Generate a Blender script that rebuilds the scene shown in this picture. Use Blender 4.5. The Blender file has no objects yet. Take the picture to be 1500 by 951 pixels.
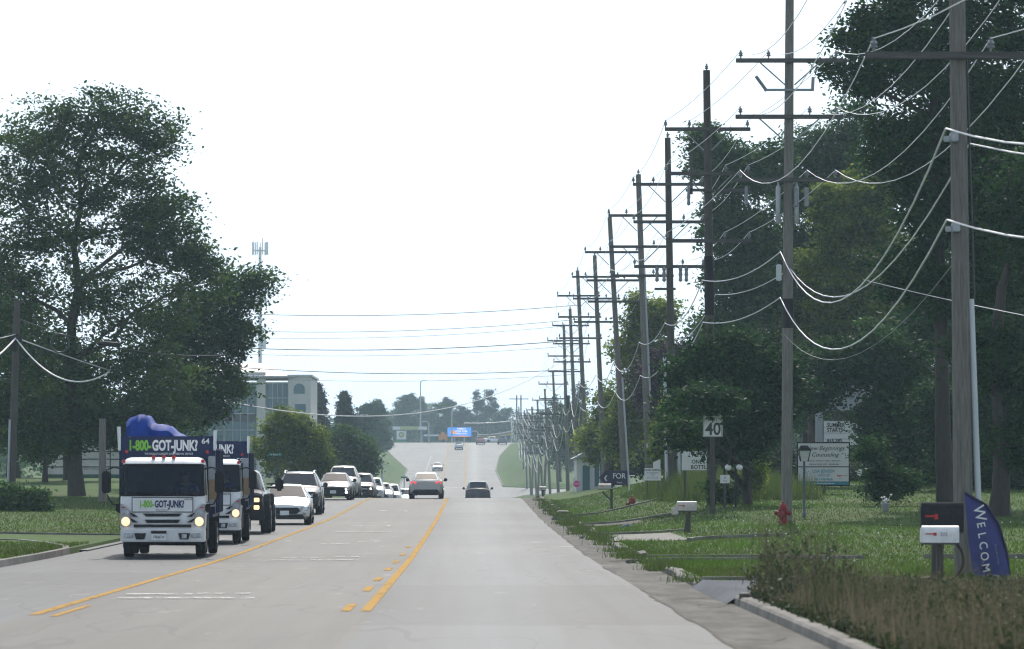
SKY,SUN,HAZE,EXPO=.12,3.8,.00022,.1
import bpy, bmesh, math, random
import numpy as np
from mathutils import Vector, Matrix
R = math.radians
random.seed(7)
SC = bpy.context.scene
COL = SC.collection

# ------------------------------------------------------------------ measured view
F, PX0, PY0, CAMZ = 5500.0, 693.0, 690.0, 1.8       # focal length and vanishing point measured in the photo
def at(px, py, D):
    return ((px-PX0)/F*D, D, CAMZ+(PY0-py)/F*D)
def xat(px, D): return (px-PX0)/F*D
def zat(py, D): return CAMZ+(PY0-py)/F*D

# ------------------------------------------------------------------ mesh builder
class MB:
    def __init__(s): s.v=[]; s.f=[]
    def add(s, vs, fs):
        o=len(s.v); s.v+= [tuple(p) for p in vs]; s.f+=[tuple(i+o for i in f) for f in fs]; return s
    def box(s, c, d, rz=0, rx=0, ry=0):
        hx,hy,hz=d[0]/2,d[1]/2,d[2]/2
        M=Matrix.Rotation(rz,3,'Z')@Matrix.Rotation(ry,3,'Y')@Matrix.Rotation(rx,3,'X')
        vs=[M@Vector((x*hx,y*hy,z*hz))+Vector(c) for z in(-1,1) for y in(-1,1) for x in(-1,1)]
        return s.add(vs,[(0,2,3,1),(4,5,7,6),(0,1,5,4),(2,6,7,3),(0,4,6,2),(1,3,7,5)])
    def bbox(s, a, b): return s.box([(a[i]+b[i])/2 for i in range(3)],[abs(b[i]-a[i]) for i in range(3)])
    def tube(s, pts, r, n=6, cap=True):
        pts=[Vector(p) for p in pts]; m=len(pts)
        rs=[r]*m if not hasattr(r,'__len__') else r
        ref=None; vs=[]
        for i,p in enumerate(pts):
            t=(pts[min(i+1,m-1)]-pts[max(i-1,0)])
            t=t.normalized() if t.length>1e-9 else Vector((0,0,1))
            if ref is None: ref=Vector((1,0,0)) if abs(t.x)<.8 else Vector((0,1,0))
            a=(ref-t*ref.dot(t)).normalized(); ref=a; b=t.cross(a)
            for k in range(n):
                th=2*math.pi*k/n; vs.append(p+(a*math.cos(th)+b*math.sin(th))*rs[i])
        fs=[(i*n+k,i*n+(k+1)%n,(i+1)*n+(k+1)%n,(i+1)*n+k) for i in range(m-1) for k in range(n)]
        if cap: fs+=[tuple(range(n-1,-1,-1)),tuple((m-1)*n+k for k in range(n))]
        return s.add(vs,fs)
    def lathe(s, prof, c=(0,0,0), n=16, axis='Z'):
        vs=[]
        for r,h in prof:
            for k in range(n):
                th=2*math.pi*k/n; x,y=r*math.cos(th),r*math.sin(th)
                p={'Z':(x,y,h),'X':(h,x,y),'Y':(x,h,y)}[axis]
                vs.append((p[0]+c[0],p[1]+c[1],p[2]+c[2]))
        m=len(prof)
        fs=[(i*n+k,i*n+(k+1)%n,(i+1)*n+(k+1)%n,(i+1)*n+k) for i in range(m-1) for k in range(n)]
        fs+=[tuple(range(n-1,-1,-1)),tuple((m-1)*n+k for k in range(n))]
        return s.add(vs,fs)
    def prism(s, pts, y0, y1):
        """outline in (x,z) between two depths"""
        n=len(pts); vs=[(p[0],y0,p[1]) for p in pts]+[(p[0],y1,p[1]) for p in pts]
        return s.add(vs,[tuple(range(n)),tuple(range(2*n-1,n-1,-1))]+[(i,i+n,(i+1)%n+n,(i+1)%n) for i in range(n)])
    def prismx(s, pts, x0, x1):
        """outline in (y,z) between two x"""
        n=len(pts); vs=[(x0,p[0],p[1]) for p in pts]+[(x1,p[0],p[1]) for p in pts]
        return s.add(vs,[tuple(range(n)),tuple(range(2*n-1,n-1,-1))]+[(i,i+n,(i+1)%n+n,(i+1)%n) for i in range(n)])
    def build(s, name, mat, parent=None, smooth=None, bevel=0, loc=None):
        me=bpy.data.meshes.new(name); me.from_pydata(s.v,[],s.f)
        bm=bmesh.new(); bm.from_mesh(me); bmesh.ops.delete(bm,geom=[v for v in bm.verts if not v.link_faces],context='VERTS'); bmesh.ops.recalc_face_normals(bm,faces=bm.faces)
        if bevel: 
            bmesh.ops.bevel(bm,geom=[e for e in bm.edges if e.is_manifold and e.calc_face_angle(0)>.6],offset=bevel,segments=2,affect='EDGES',clamp_overlap=True)
        if smooth is not None:
            for f in bm.faces: f.smooth=True
            for e in bm.edges:
                if len(e.link_faces)==2 and e.calc_face_angle(0)>smooth: e.smooth=False
        bm.to_mesh(me); bm.free()
        return link(name,me,mat,parent,loc)
def link(name, me, mat, parent=None, loc=None):
    if mat is not None and not me.materials: me.materials.append(mat)
    o=bpy.data.objects.new(name,me); COL.objects.link(o)
    if parent is not None: o.parent=parent
    if loc is not None: o.location=loc
    return o
def tag(o, label, cat, group=None):
    o['label']=label; o['category']=cat
    if group: o['group']=group
    return o
def thing(name, label, cat, loc=(0,0,0), rz=0, group=None):
    o=bpy.data.objects.new(name,None); COL.objects.link(o); o.empty_display_size=.2
    o.location=loc; o.rotation_euler=(0,0,rz); return tag(o,label,cat,group)
def struct(o): o['kind']='structure'; return o
def stuff(o, label=None, cat=None):
    o['kind']='stuff'
    if label: o['label']=label
    if cat: o['category']=cat
    return o
def copy_tree(o, parent=None):
    c=o.copy(); COL.objects.link(c); c.parent=parent
    for ch in list(o.children): copy_tree(ch,c)
    return c
def arr_mesh(name, verts, faces, k, attrs=None):
    """fast mesh from numpy arrays, k corners per face"""
    me=bpy.data.meshes.new(name); nv,nf=len(verts),len(faces)
    me.vertices.add(nv); me.vertices.foreach_set('co',np.asarray(verts,np.float32).ravel())
    me.loops.add(nf*k); me.loops.foreach_set('vertex_index',np.asarray(faces,np.int32).ravel())
    me.polygons.add(nf); me.polygons.foreach_set('loop_start',np.arange(nf,dtype=np.int32)*k)
    me.polygons.foreach_set('loop_total',np.full(nf,k,np.int32))
    me.update(calc_edges=True)
    for an,vals in (attrs or {}).items():
        a=me.attributes.new(an,'FLOAT','POINT'); a.data.foreach_set('value',np.asarray(vals,np.float32))
    me.validate()
    return me

# ------------------------------------------------------------------ materials
def nodes(name):
    m=bpy.data.materials.new(name); m.use_nodes=True; nt=m.node_tree
    return m,nt,nt.nodes['Principled BSDF'],nt.nodes['Material Output']
def mat(name, c, rough=.6, metal=0, c2=None, scale=4, detail=4, bump=0, bscale=None, stretch=None, spec=.5, coat=0, emit=None, estr=0):
    m,nt,b,out=nodes(name); N,L=nt.nodes,nt.links
    b.inputs['Base Color'].default_value=(*c,1); b.inputs['Roughness'].default_value=rough
    b.inputs['Metallic'].default_value=metal; b.inputs['Specular IOR Level'].default_value=spec
    if coat: b.inputs['Coat Weight'].default_value=coat; b.inputs['Coat Roughness'].default_value=.05
    if emit: b.inputs['Emission Color'].default_value=(*emit,1); b.inputs['Emission Strength'].default_value=estr
    tc=N.new('ShaderNodeTexCoord'); mp=N.new('ShaderNodeMapping'); L.new(tc.outputs['Object'],mp.inputs[0])
    if stretch: mp.inputs['Scale'].default_value=stretch
    nz=N.new('ShaderNodeTexNoise'); nz.inputs['Scale'].default_value=scale; nz.inputs['Detail'].default_value=detail; nz.inputs['Roughness'].default_value=.65
    L.new(mp.outputs[0],nz.inputs['Vector'])
    if c2 is None: c2=tuple(min(1,x*.86) for x in c)
    r=N.new('ShaderNodeValToRGB'); r.color_ramp.elements[0].position=.35; r.color_ramp.elements[1].position=.68
    r.color_ramp.elements[0].color=(*c,1); r.color_ramp.elements[1].color=(*c2,1)
    L.new(nz.outputs['Fac'],r.inputs[0]); L.new(r.outputs[0],b.inputs['Base Color'])
    if bump:
        n2=N.new('ShaderNodeTexNoise'); n2.inputs['Scale'].default_value=bscale or scale*4; n2.inputs['Detail'].default_value=5
        L.new(mp.outputs[0],n2.inputs['Vector'])
        bp=N.new('ShaderNodeBump'); bp.inputs['Strength'].default_value=bump; bp.inputs['Distance'].default_value=.02
        L.new(n2.outputs['Fac'],bp.inputs['Height']); L.new(bp.outputs[0],b.inputs['Normal'])
    return m
def leaf_mat(name, dark, light, trans=.35):
    m,nt,b,out=nodes(name); N,L=nt.nodes,nt.links
    at_=N.new('ShaderNodeAttribute'); at_.attribute_name='tint'
    r=N.new('ShaderNodeValToRGB'); r.color_ramp.elements[0].color=(*dark,1); r.color_ramp.elements[1].color=(*light,1)
    L.new(at_.outputs['Fac'],r.inputs[0]); L.new(r.outputs[0],b.inputs['Base Color'])
    b.inputs['Roughness'].default_value=.6; b.inputs['Specular IOR Level'].default_value=.1
    t=N.new('ShaderNodeBsdfTranslucent'); L.new(r.outputs[0],t.inputs['Color'])
    mx=N.new('ShaderNodeMixShader'); mx.inputs[0].default_value=trans
    L.new(b.outputs[0],mx.inputs[1]); L.new(t.outputs[0],mx.inputs[2]); L.new(mx.outputs[0],out.inputs[0])
    return m
def glass_mat(name, tint, see):
    m,nt,b,out=nodes(name); N,L=nt.nodes,nt.links
    b.inputs['Base Color'].default_value=(.014,.022,.034,1); b.inputs['Roughness'].default_value=.03
    b.inputs['Specular IOR Level'].default_value=.42
    t=N.new('ShaderNodeBsdfTransparent'); t.inputs[0].default_value=(*tint,1)
    mx=N.new('ShaderNodeMixShader'); mx.inputs[0].default_value=see
    L.new(b.outputs[0],mx.inputs[1]); L.new(t.outputs[0],mx.inputs[2]); L.new(mx.outputs[0],out.inputs[0])
    return m

M={}
M['white_paint']=mat('white paint',(.74,.75,.77),.35,c2=(.58,.58,.57),scale=1.6,coat=.3)
M['truck_blue']=mat('navy truck paint',(.008,.018,.075),.45,c2=(.012,.02,.065),scale=3,spec=.3)
M['tarp']=mat('blue tarpaulin',(.004,.045,.30),.7,c2=(.004,.032,.21),scale=3,bump=.5,bscale=4,spec=.3)
M['black_rubber']=mat('black rubber',(.014,.014,.016),.8,spec=.2,c2=(.03,.03,.03),scale=20)
M['black_plastic']=mat('black plastic',(.012,.013,.015),.6,spec=.2,c2=(.025,.025,.027),scale=12)
M['chassis']=mat('dark chassis steel',(.016,.016,.018),.8,spec=.2,c2=(.035,.03,.026),scale=8)
M['chrome']=mat('bright metal',(.75,.76,.78),.2,1,scale=8)
M['rim']=mat('wheel rim alloy',(.42,.43,.45),.35,.8,scale=6)
M['silver_plastic']=mat('grey lamp reflector',(.32,.33,.35),.3,.3,scale=20)
M['headlight_lit']=mat('lit headlamp',(.9,.85,.75),.2,emit=(1,.6,.26),estr=1.25)
M['lamp_white']=mat('white lamp',(.85,.85,.85),.2,emit=(1,.95,.9),estr=4)
M['lamp_glass']=mat('clear lamp lens',(.55,.57,.6),.12,c2=(.25,.26,.28),scale=14)
M['red_lens']=mat('red lens',(.55,.015,.01),.25,c2=(.4,.01,.01),scale=20)
M['red_lit']=mat('lit tail lamp',(.7,.02,.015),.25,emit=(1,.03,.02),estr=1.8)
M['windscreen']=glass_mat('truck windscreen glass',(.55,.66,.76),.52)
M['car_glass']=glass_mat('dark car glass',(.2,.22,.24),.04)
M['plate']=mat('number plate',(.72,.74,.72),.4,c2=(.6,.62,.62),scale=30)
M['dark_text']=mat('dark blue lettering',(.012,.02,.10),.5)
M['black_text']=mat('black lettering',(.012,.012,.014),.5)
M['grey_text']=mat('grey lettering',(.28,.28,.30),.4)
M['green_text']=mat('green lettering',(.16,.42,.03),.5,c2=(.2,.5,.04))
M['white_text']=mat('white lettering',(.78,.78,.78),.5)
M['teal_text']=mat('teal lettering',(.02,.22,.28),.5)
M['red_text']=mat('red lettering',(.5,.02,.02),.5)
M['interior']=mat('cab interior',(.07,.085,.115),.8)
M['wood']=mat('weathered pole wood',(.20,.185,.165),.85,c2=(.10,.092,.082),scale=9,stretch=(4,4,.25),bump=.6,bscale=20)
M['dark_wood']=mat('dark creosote wood',(.085,.074,.064),.85,c2=(.04,.035,.03),scale=9,stretch=(4,4,.25),bump=.5,bscale=20)
M['arm_wood']=mat('crossarm wood',(.10,.095,.09),.85,c2=(.05,.047,.045),scale=6,stretch=(.3,4,4),bump=.4)
M['galv']=mat('galvanised steel',(.36,.38,.40),.5,.6,c2=(.28,.30,.32),scale=10)
M['conduit']=mat('pale pvc conduit',(.50,.53,.56),.5,c2=(.42,.45,.48),scale=3,stretch=(1,1,.3))
M['insulator']=mat('grey porcelain',(.20,.22,.24),.25,c2=(.14,.15,.17),scale=20)
M['wire']=mat('aluminium wire',(.72,.73,.75),.38,.75,c2=(.6,.6,.62),scale=3)
M['cable']=mat('pale grey cable',(.62,.63,.65),.42,.25,c2=(.5,.51,.53),scale=6)
M['black_cable']=mat('black cable',(.03,.032,.036),.5,scale=6)
M['bark']=mat('tree bark',(.055,.045,.036),.9,c2=(.028,.023,.02),scale=7,stretch=(3,3,.5),bump=.8,bscale=14)
M['concrete']=mat('weathered concrete',(.20,.19,.172),.9,c2=(.075,.07,.06),scale=1.1,detail=10,bump=.2,bscale=18)
M['pale_concrete']=mat('pale concrete',(.36,.345,.32),.85,c2=(.27,.255,.23),scale=.8,detail=8)
M['hydrant']=mat('red hydrant paint',(.24,.012,.012),.5,c2=(.15,.01,.01),scale=12,spec=.3)
M['sign_white']=mat('white sign board',(.70,.70,.68),.5,c2=(.62,.62,.60),scale=2)
M['sign_grey']=mat('grey sign board',(.50,.50,.48),.5,c2=(.44,.44,.43),scale=2)
M['green_sign']=mat('green street sign',(.01,.16,.09),.5)
M['mail_white']=mat('white mailbox paint',(.74,.74,.72),.4,c2=(.6,.6,.58),scale=6)
M['mail_beige']=mat('beige mailbox plastic',(.50,.47,.42),.55,c2=(.36,.33,.29),scale=7)
M['flag']=mat('blue violet flag cloth',(.055,.062,.21),.8,c2=(.045,.05,.17),scale=5)
M['flag_edge']=mat('dark flag sleeve',(.025,.018,.06),.8)
M['yellow']=mat('yellow panel',(.62,.46,.03),.5)
M['orange']=mat('orange paint',(.62,.24,.05),.5)
M['pink']=mat('pink plastic',(.75,.05,.35),.5)
M['globe']=mat('white globe',(.82,.82,.80),.3)
M['stucco']=mat('cream stucco',(.50,.50,.48),.85,c2=(.44,.44,.42),scale=.6)  # lightened in the colour itself to suggest haze over the far office
M['teal_glass']=mat('teal curtain glass',(.055,.13,.155),.15,c2=(.04,.10,.125),scale=.5)
M['roof_grey']=mat('standing seam roof',(.27,.29,.30),.5,c2=(.23,.25,.26),scale=.8)
M['green_panel']=mat('dark green panel',(.008,.075,.045),.6,c2=(.007,.06,.036),scale=1)
M['trailer_white']=mat('off white panel',(.55,.54,.50),.6,c2=(.40,.39,.36),scale=1)
M['led_blue']=mat('lit blue screen',(.05,.2,.5),.4,emit=(.05,.28,.85),estr=.8)
M['led_white']=mat('lit white screen',(.6,.6,.6),.4,emit=(.9,.8,.75),estr=.8)
M['led_orange']=mat('lit orange screen',(.6,.2,.05),.4,emit=(.95,.35,.1),estr=.8)
M['led_navy']=mat('lit navy screen',(.02,.05,.25),.4,emit=(.02,.07,.35),estr=.5)
M['led_red']=mat('lit red letters',(.6,.1,.03),.4,emit=(1,.2,.05),estr=.9)
M['brand_green']=mat('green sign panel',(.03,.22,.10),.5)
M['lamp_pane']=mat('frosted lantern pane',(.45,.46,.45),.3)
M['flower']=mat('white petals',(.78,.78,.76),.7)
M['skin']=mat('skin',(.42,.24,.17),.6)
M['shirt']=mat('blue work shirt',(.03,.07,.25),.8)
M['hair']=mat('dark hair',(.03,.022,.018),.7)
M['cladding']=mat('white house siding',(.6,.6,.58),.7)
M['tan_wood']=mat('tan board',(.30,.21,.12),.7)
def paint(name,c): 
    if name not in M: M[name]=mat(name,c,.32,.25,c2=tuple(x*.93 for x in c),scale=3,coat=.5)
    return M[name]

# ------------------------------------------------------------------ lettering
def text(s, size, m, parent, loc, xs=1, bold=0, shear=0, yaw=0, roll=0, depth=.004, name='lettering', align='CENTER'):
    """text standing upright facing -Y before yaw; roll turns it in its own plane"""
    cu=bpy.data.curves.new(name,'FONT'); cu.body=s; cu.size=size; cu.align_x=align; cu.align_y='CENTER'
    cu.offset=bold*size; cu.shear=shear; cu.resolution_u=3; cu.extrude=depth/2
    t=bpy.data.objects.new('t',cu); COL.objects.link(t)
    dg=bpy.context.evaluated_depsgraph_get()
    me=bpy.data.meshes.new_from_object(t.evaluated_get(dg)); me.name=name
    bpy.data.objects.remove(t); 
    me.transform(Matrix.Rotation(yaw,4,'Z')@Matrix.Rotation(R(90),4,'X')@Matrix.Rotation(roll,4,'Z')@Matrix.Diagonal((xs,1,1,1)))
    me.materials.clear()
    return link(name,me,m,parent,loc)

# ------------------------------------------------------------------ terrain profile
_pts=np.array([(-200,.0),(0,.0),(37.6,.015),(49,-.04),(61,-.09),(85,-.19),(120,-.147),(150,-.08),(199,.30),(214,.285),(240,-.1),(295,-.85),(400,-3.2),(500,-3.7),
 (590,-2.9),(650,-.3),(700,1.3),(800,5.0),(868,8.1),(900,8.6),(1000,9.2),(1300,7),(2600,0)],float)
_gd=np.arange(-200,2601,1.0); _gz=np.interp(_gd,_pts[:,0],_pts[:,1])
_k=np.ones(15)/15; _gs=np.convolve(np.pad(_gz,7,mode='edge'),_k,'valid')
def zr(D): return float(np.interp(D,_gd,_gs))
_eL=np.array([(-200,-9.6),(560,-9.6),(592,-9.6),(606,-30),(628,-30),(640,-12.5),(720,-12.5),(850,-20),(2600,-20)],float)
_eR=np.array([(-200,3.6),(575,3.6),(592,4),(606,22),(622,22),(636,5),(715,4.2),(800,5.5),(865,8.5),(900,14),(2600,14)],float)
def eL(D): return float(np.interp(D,_eL[:,0],_eL[:,1]))
def eR(D): return float(np.interp(D,_eR[:,0],_eR[:,1]))
_oR=np.array([(-200,.1),(40,.1),(66,.08),(112,.34),(125,.70),(134,.75),(160,1.25),(181,1.15),(213,.5),(240,.75),(300,1.4),(400,2.7),(500,2.2),(600,.8),(640,.9),(700,2.0),(850,1.2),(1000,.6),(2600,0)],float)
_oL=np.array([(-200,.1),(70,.15),(108,.2),(150,.42),(190,1.1),(230,1.1),(300,1.9),(400,3.0),(500,3.3),(600,1.6),(640,1.8),(700,1.8),(850,1.0),(1000,.6),(2600,0)],float)
def ss(t): t=max(0,min(1,t)); return t*t*(3-2*t)
def offR(d,D): return .11+(float(np.interp(D,_oR[:,0],_oR[:,1]))-.11)*ss((d-.2)/5.4)+.35*ss((d-8)/30)
def offL(d,D): return .11+(float(np.interp(D,_oL[:,0],_oL[:,1]))-.11)*ss((d-.2)/7)+.3*ss((d-9)/30)
DLIP=-.12
def gz(X,D):
    a,b=eL(D),eR(D)
    if X>=b: return zr(D)+offR(X-b,D)
    if X<=a: return zr(D)+offL(a-X,D)
    return zr(D)
DS=sorted(set(list(np.arange(14,262,2.0))+list(np.arange(262,950,8.0))+[950,1000,1060,1150,1300,1600,2000,2600]+[592,606,622,628,636,640]))
DELT=[.0,.16,.6,1.2,2,3,4,5,6,8,10,13,17,22,30,42,60,90,140,220,400,900]

def grid_sheet(name, cols, ds, m, parent=None):
    """cols: list of functions D -> (X,Z); ds: distances"""
    V=[];Fc=[]; n=len(cols)
    for D in ds:
        for c in cols: x,z=c(D); V.append((x,D,z))
    for i in range(len(ds)-1):
        for j in range(n-1): Fc.append((i*n+j,i*n+j+1,(i+1)*n+j+1,(i+1)*n+j))
    mb=MB(); mb.v=V; mb.f=Fc
    o=mb.build(name,m,parent,smooth=1.2); return o
# ================================================================== SETTING
def road_mat():
    m,nt,b,out=nodes('worn asphalt road'); N,L=nt.nodes,nt.links
    tc=N.new('ShaderNodeTexCoord'); sep=N.new('ShaderNodeSeparateXYZ'); L.new(tc.outputs['Object'],sep.inputs[0])
    def noise(scale,st,det=6,ro=.65):
        mp=N.new('ShaderNodeMapping'); mp.inputs['Scale'].default_value=st; L.new(tc.outputs['Object'],mp.inputs[0])
        n=N.new('ShaderNodeTexNoise'); n.inputs['Scale'].default_value=scale; n.inputs['Detail'].default_value=det; n.inputs['Roughness'].default_value=ro
        L.new(mp.outputs[0],n.inputs['Vector']); return n.outputs['Fac']
    def mix(f,a,c,bt='MIX'):
        x=N.new('ShaderNodeMix'); x.data_type='RGBA'; x.blend_type=bt
        for s,v in ((x.inputs[0],f),(x.inputs[6],a),(x.inputs[7],c)):
            if hasattr(v,'links'): L.new(v,s)
            elif isinstance(v,tuple): s.default_value=(*v,1)
            else: s.default_value=v
        return x.outputs[2]
    def math_(op,a,c=None,d=None):
        x=N.new('ShaderNodeMath'); x.operation=op
        for i,v in enumerate((a,c,d)):
            if v is None: continue
            if hasattr(v,'links'): L.new(v,x.inputs[i])
            else: x.inputs[i].default_value=v
        return x.outputs[0]
    def ramp(f,*st):
        r=N.new('ShaderNodeValToRGB'); e=r.color_ramp.elements
        e[0].position,e[0].color=st[0][0],(*st[0][1],1); e[1].position,e[1].color=st[-1][0],(*st[-1][1],1)
        for p,c in st[1:-1]: k=e.new(p); k.color=(*c,1)
        L.new(f,r.inputs[0]); return r.outputs[0]
    # lanes: the turn lane between the yellow lines is warmer and darker
    inl=math_('MULTIPLY',math_('GREATER_THAN',sep.outputs[0],-5.62),math_('LESS_THAN',sep.outputs[0],-1.3))
    lane=mix(inl,(.080,.088,.096),(.088,.084,.076))
    big=noise(.35,(1,.12,1),5); c=mix(.75,lane,ramp(big,(.3,(.55,.55,.55)),(.7,(1,1,1))),'MULTIPLY')
    streak=noise(1.6,(1.6,.02,1),4); c=mix(.75,c,ramp(streak,(.32,(.70,.70,.70)),(.62,(1.05,1.05,1.05))),'MULTIPLY')
    fine=noise(22,(1,.35,1),6,.8); c=mix(.5,c,ramp(fine,(.3,(.7,.7,.7)),(.7,(1.15,1.15,1.15))),'MULTIPLY')
    # darker wheel paths in every lane
    wp=math_('ABSOLUTE',math_('SINE',math_('MULTIPLY',math_('ADD',sep.outputs[0],1.41),1.55)))
    c=mix(math_('MULTIPLY',math_('POWER',wp,2.0),.17),c,(.07,.07,.072))
    # transverse joints, broken up by noise
    wob=math_('MULTIPLY',noise(.5,(1,1,1),3),1.6)
    fr=math_('FRACT',math_('DIVIDE',math_('ADD',sep.outputs[1],wob),7.5))
    jt=math_('MULTIPLY',math_('LESS_THAN',fr,.022),math_('GREATER_THAN',noise(.8,(1,.4,1),3),.53))
    c=mix(math_('MULTIPLY',jt,.55),c,(.05,.05,.05))
    spots=math_('GREATER_THAN',noise(2.2,(1,.25,1),3),.735); c=mix(math_('MULTIPLY',spots,.5),c,(.06,.058,.055))
    pale=math_('GREATER_THAN',noise(.9,(1,.3,1),4,.7),.66); c=mix(math_('MULTIPLY',pale,.22),c,(.34,.33,.31))
    # repaired patches: stepped tone along each lane
    st=N.new('ShaderNodeMath'); st.operation='FLOOR'; L.new(math_('DIVIDE',math_('ADD',sep.outputs[0],1.41),4.15),st.inputs[0])
    cmb=N.new('ShaderNodeCombineXYZ'); L.new(math_('MULTIPLY',st.outputs[0],7.3),cmb.inputs[0]); L.new(math_('FLOOR',math_('DIVIDE',math_('ADD',sep.outputs[1],wob),9.0)),cmb.inputs[1])
    wn=N.new('ShaderNodeTexWhiteNoise'); wn.noise_dimensions='2D'; L.new(cmb.outputs[0],wn.inputs['Vector'])
    c=mix(.8,c,ramp(wn.outputs['Value'],(.0,(.66,.66,.67)),(.35,(1,1,1)),(.8,(1,1,1)),(1,(1.22,1.2,1.15))),'MULTIPLY')
    tar=noise(.9,(.5,.11,1),2,.5); tl=math_('LESS_THAN',math_('ABSOLUTE',math_('SUBTRACT',tar,.5)),.006); c=mix(math_('MULTIPLY',tl,.6),c,(.03,.03,.032))
    # traffic-polished strip in the near lane
    pol=math_('MAXIMUM',math_('SUBTRACT',1.0,math_('ABSOLUTE',math_('DIVIDE',math_('SUBTRACT',sep.outputs[0],.25),1.5))),0.0)
    rr=math_('SUBTRACT',math_('ADD',.56,math_('MULTIPLY',math_('SUBTRACT',fine,.5),.16)),math_('MULTIPLY',pol,.10)); L.new(rr,b.inputs['Roughness'])
    L.new(c,b.inputs['Base Color']); b.inputs['Specular IOR Level'].default_value=.13
    bp=N.new('ShaderNodeBump'); bp.inputs['Strength'].default_value=.35; bp.inputs['Distance'].default_value=.01
    L.new(fine,bp.inputs['Height']); L.new(bp.outputs[0],b.inputs['Normal'])
    return m
def ground_mat():
    m,nt,b,out=nodes('lawn ground'); N,L=nt.nodes,nt.links
    tc=N.new('ShaderNodeTexCoord')
    def noise(scale,st,det=6):
        mp=N.new('ShaderNodeMapping'); mp.inputs['Scale'].default_value=st; L.new(tc.outputs['Object'],mp.inputs[0])
        n=N.new('ShaderNodeTexNoise'); n.inputs['Scale'].default_value=scale; n.inputs['Detail'].default_value=det; n.inputs['Roughness'].default_value=.7
        L.new(mp.outputs[0],n.inputs['Vector']); return n
    a=noise(.22,(1,.5,1)); r=N.new('ShaderNodeValToRGB'); e=r.color_ramp.elements
    e[0].position=.33; e[0].color=(.066,.082,.024,1); e[1].position=.68; e[1].color=(.056,.118,.018,1)
    k=e.new(.5); k.color=(.050,.095,.018,1)
    L.new(a.outputs['Fac'],r.inputs[0])
    f=noise(9,(1,.35,1)); r2=N.new('ShaderNodeValToRGB'); e=r2.color_ramp.elements
    e[0].position=.32; e[0].color=(.55,.55,.5,1); e[1].position=.7; e[1].color=(1.25,1.25,1.2,1)
    L.new(f.outputs['Fac'],r2.inputs[0])
    x=N.new('ShaderNodeMix'); x.data_type='RGBA'; x.blend_type='MULTIPLY'; x.inputs[0].default_value=.8
    L.new(r.outputs[0],x.inputs[6]); L.new(r2.outputs[0],x.inputs[7]); L.new(x.outputs[2],b.inputs['Base Color'])
    b.inputs['Roughness'].default_value=.9; b.inputs['Specular IOR Level'].default_value=.15
    bp=N.new('ShaderNodeBump'); bp.inputs['Strength'].default_value=.8; bp.inputs['Distance'].default_value=.06
    L.new(f.outputs['Fac'],bp.inputs['Height']); L.new(bp.outputs[0],b.inputs['Normal'])
    return m
M['road']=road_mat(); M['lawn']=ground_mat()
def worn(name,c,thr):
    """road paint with real wear: bare patches let the asphalt below show"""
    m,nt,b,out=nodes(name); N,L=nt.nodes,nt.links
    tc=N.new('ShaderNodeTexCoord'); mp=N.new('ShaderNodeMapping'); mp.inputs['Scale'].default_value=(1,.3,1); L.new(tc.outputs['Object'],mp.inputs[0])
    n=N.new('ShaderNodeTexNoise'); n.inputs['Scale'].default_value=5; n.inputs['Detail'].default_value=8; n.inputs['Roughness'].default_value=.75; L.new(mp.outputs[0],n.inputs['Vector'])
    r=N.new('ShaderNodeValToRGB'); r.color_ramp.elements[0].position=thr; r.color_ramp.elements[1].position=thr+.12; L.new(n.outputs['Fac'],r.inputs[0])
    b.inputs['Base Color'].default_value=(*c,1); b.inputs['Roughness'].default_value=.75; b.inputs['Specular IOR Level'].default_value=.05
    t=N.new('ShaderNodeBsdfTransparent'); mx=N.new('ShaderNodeMixShader'); L.new(r.outputs[0],mx.inputs[0])
    L.new(t.outputs[0],mx.inputs[1]); L.new(b.outputs[0],mx.inputs[2]); L.new(mx.outputs[0],out.inputs[0]); return m
M['yellow_line']=worn('worn yellow road paint',(.38,.22,.045),.32)
M['white_line']=worn('worn white road paint',(.60,.60,.58),.44)

# ground: one sheet to the horizon, following the road's profile
cols=[(lambda D,d=d:(eL(D)-max(d,.1), zr(D)+(offL(d,D) if d>.05 else -.12))) for d in reversed(DELT)]
cols+=[(lambda D,t=t:(eL(D)+.08+(eR(D)-eL(D)-.16)*t, zr(D)-.12)) for t in (0,.33,.66,1)]
cols+=[(lambda D,d=d:(eR(D)+max(d,.1), zr(D)+(offR(d,D) if d>.05 else -.12))) for d in DELT]
GD=[-60,-20]+DS
struct(grid_sheet('ground',cols,GD,M['lawn']))
# road: full width, gutters of concrete beside it
def rcol(f): return lambda D:(f(D),zr(D))
struct(grid_sheet('road',[rcol(lambda D,t=t: eL(D)+.01+(2.66-eL(D)-.01)*t) for t in (0,.2,.4,.6,.8,1)],GD,M['road']))
NEARD=[d for d in GD if d<=575]; FARD=[d for d in GD if d>=570]
M['gutter']=mat('stained gutter concrete',(.17,.165,.152),.95,c2=(.085,.08,.07),scale=2.2,detail=10,stretch=(1,.22,1),spec=.1)
struct(grid_sheet('gutter',[lambda D:(2.66,zr(D)+.001),lambda D:(2.75,zr(D)-.003),lambda D:(eR(D)-.01,zr(D)+.012)],NEARD,M['gutter']))
struct(grid_sheet('side_road',[rcol(lambda D:2.66),rcol(lambda D:eR(D)-.01)],FARD,M['road']))

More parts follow.
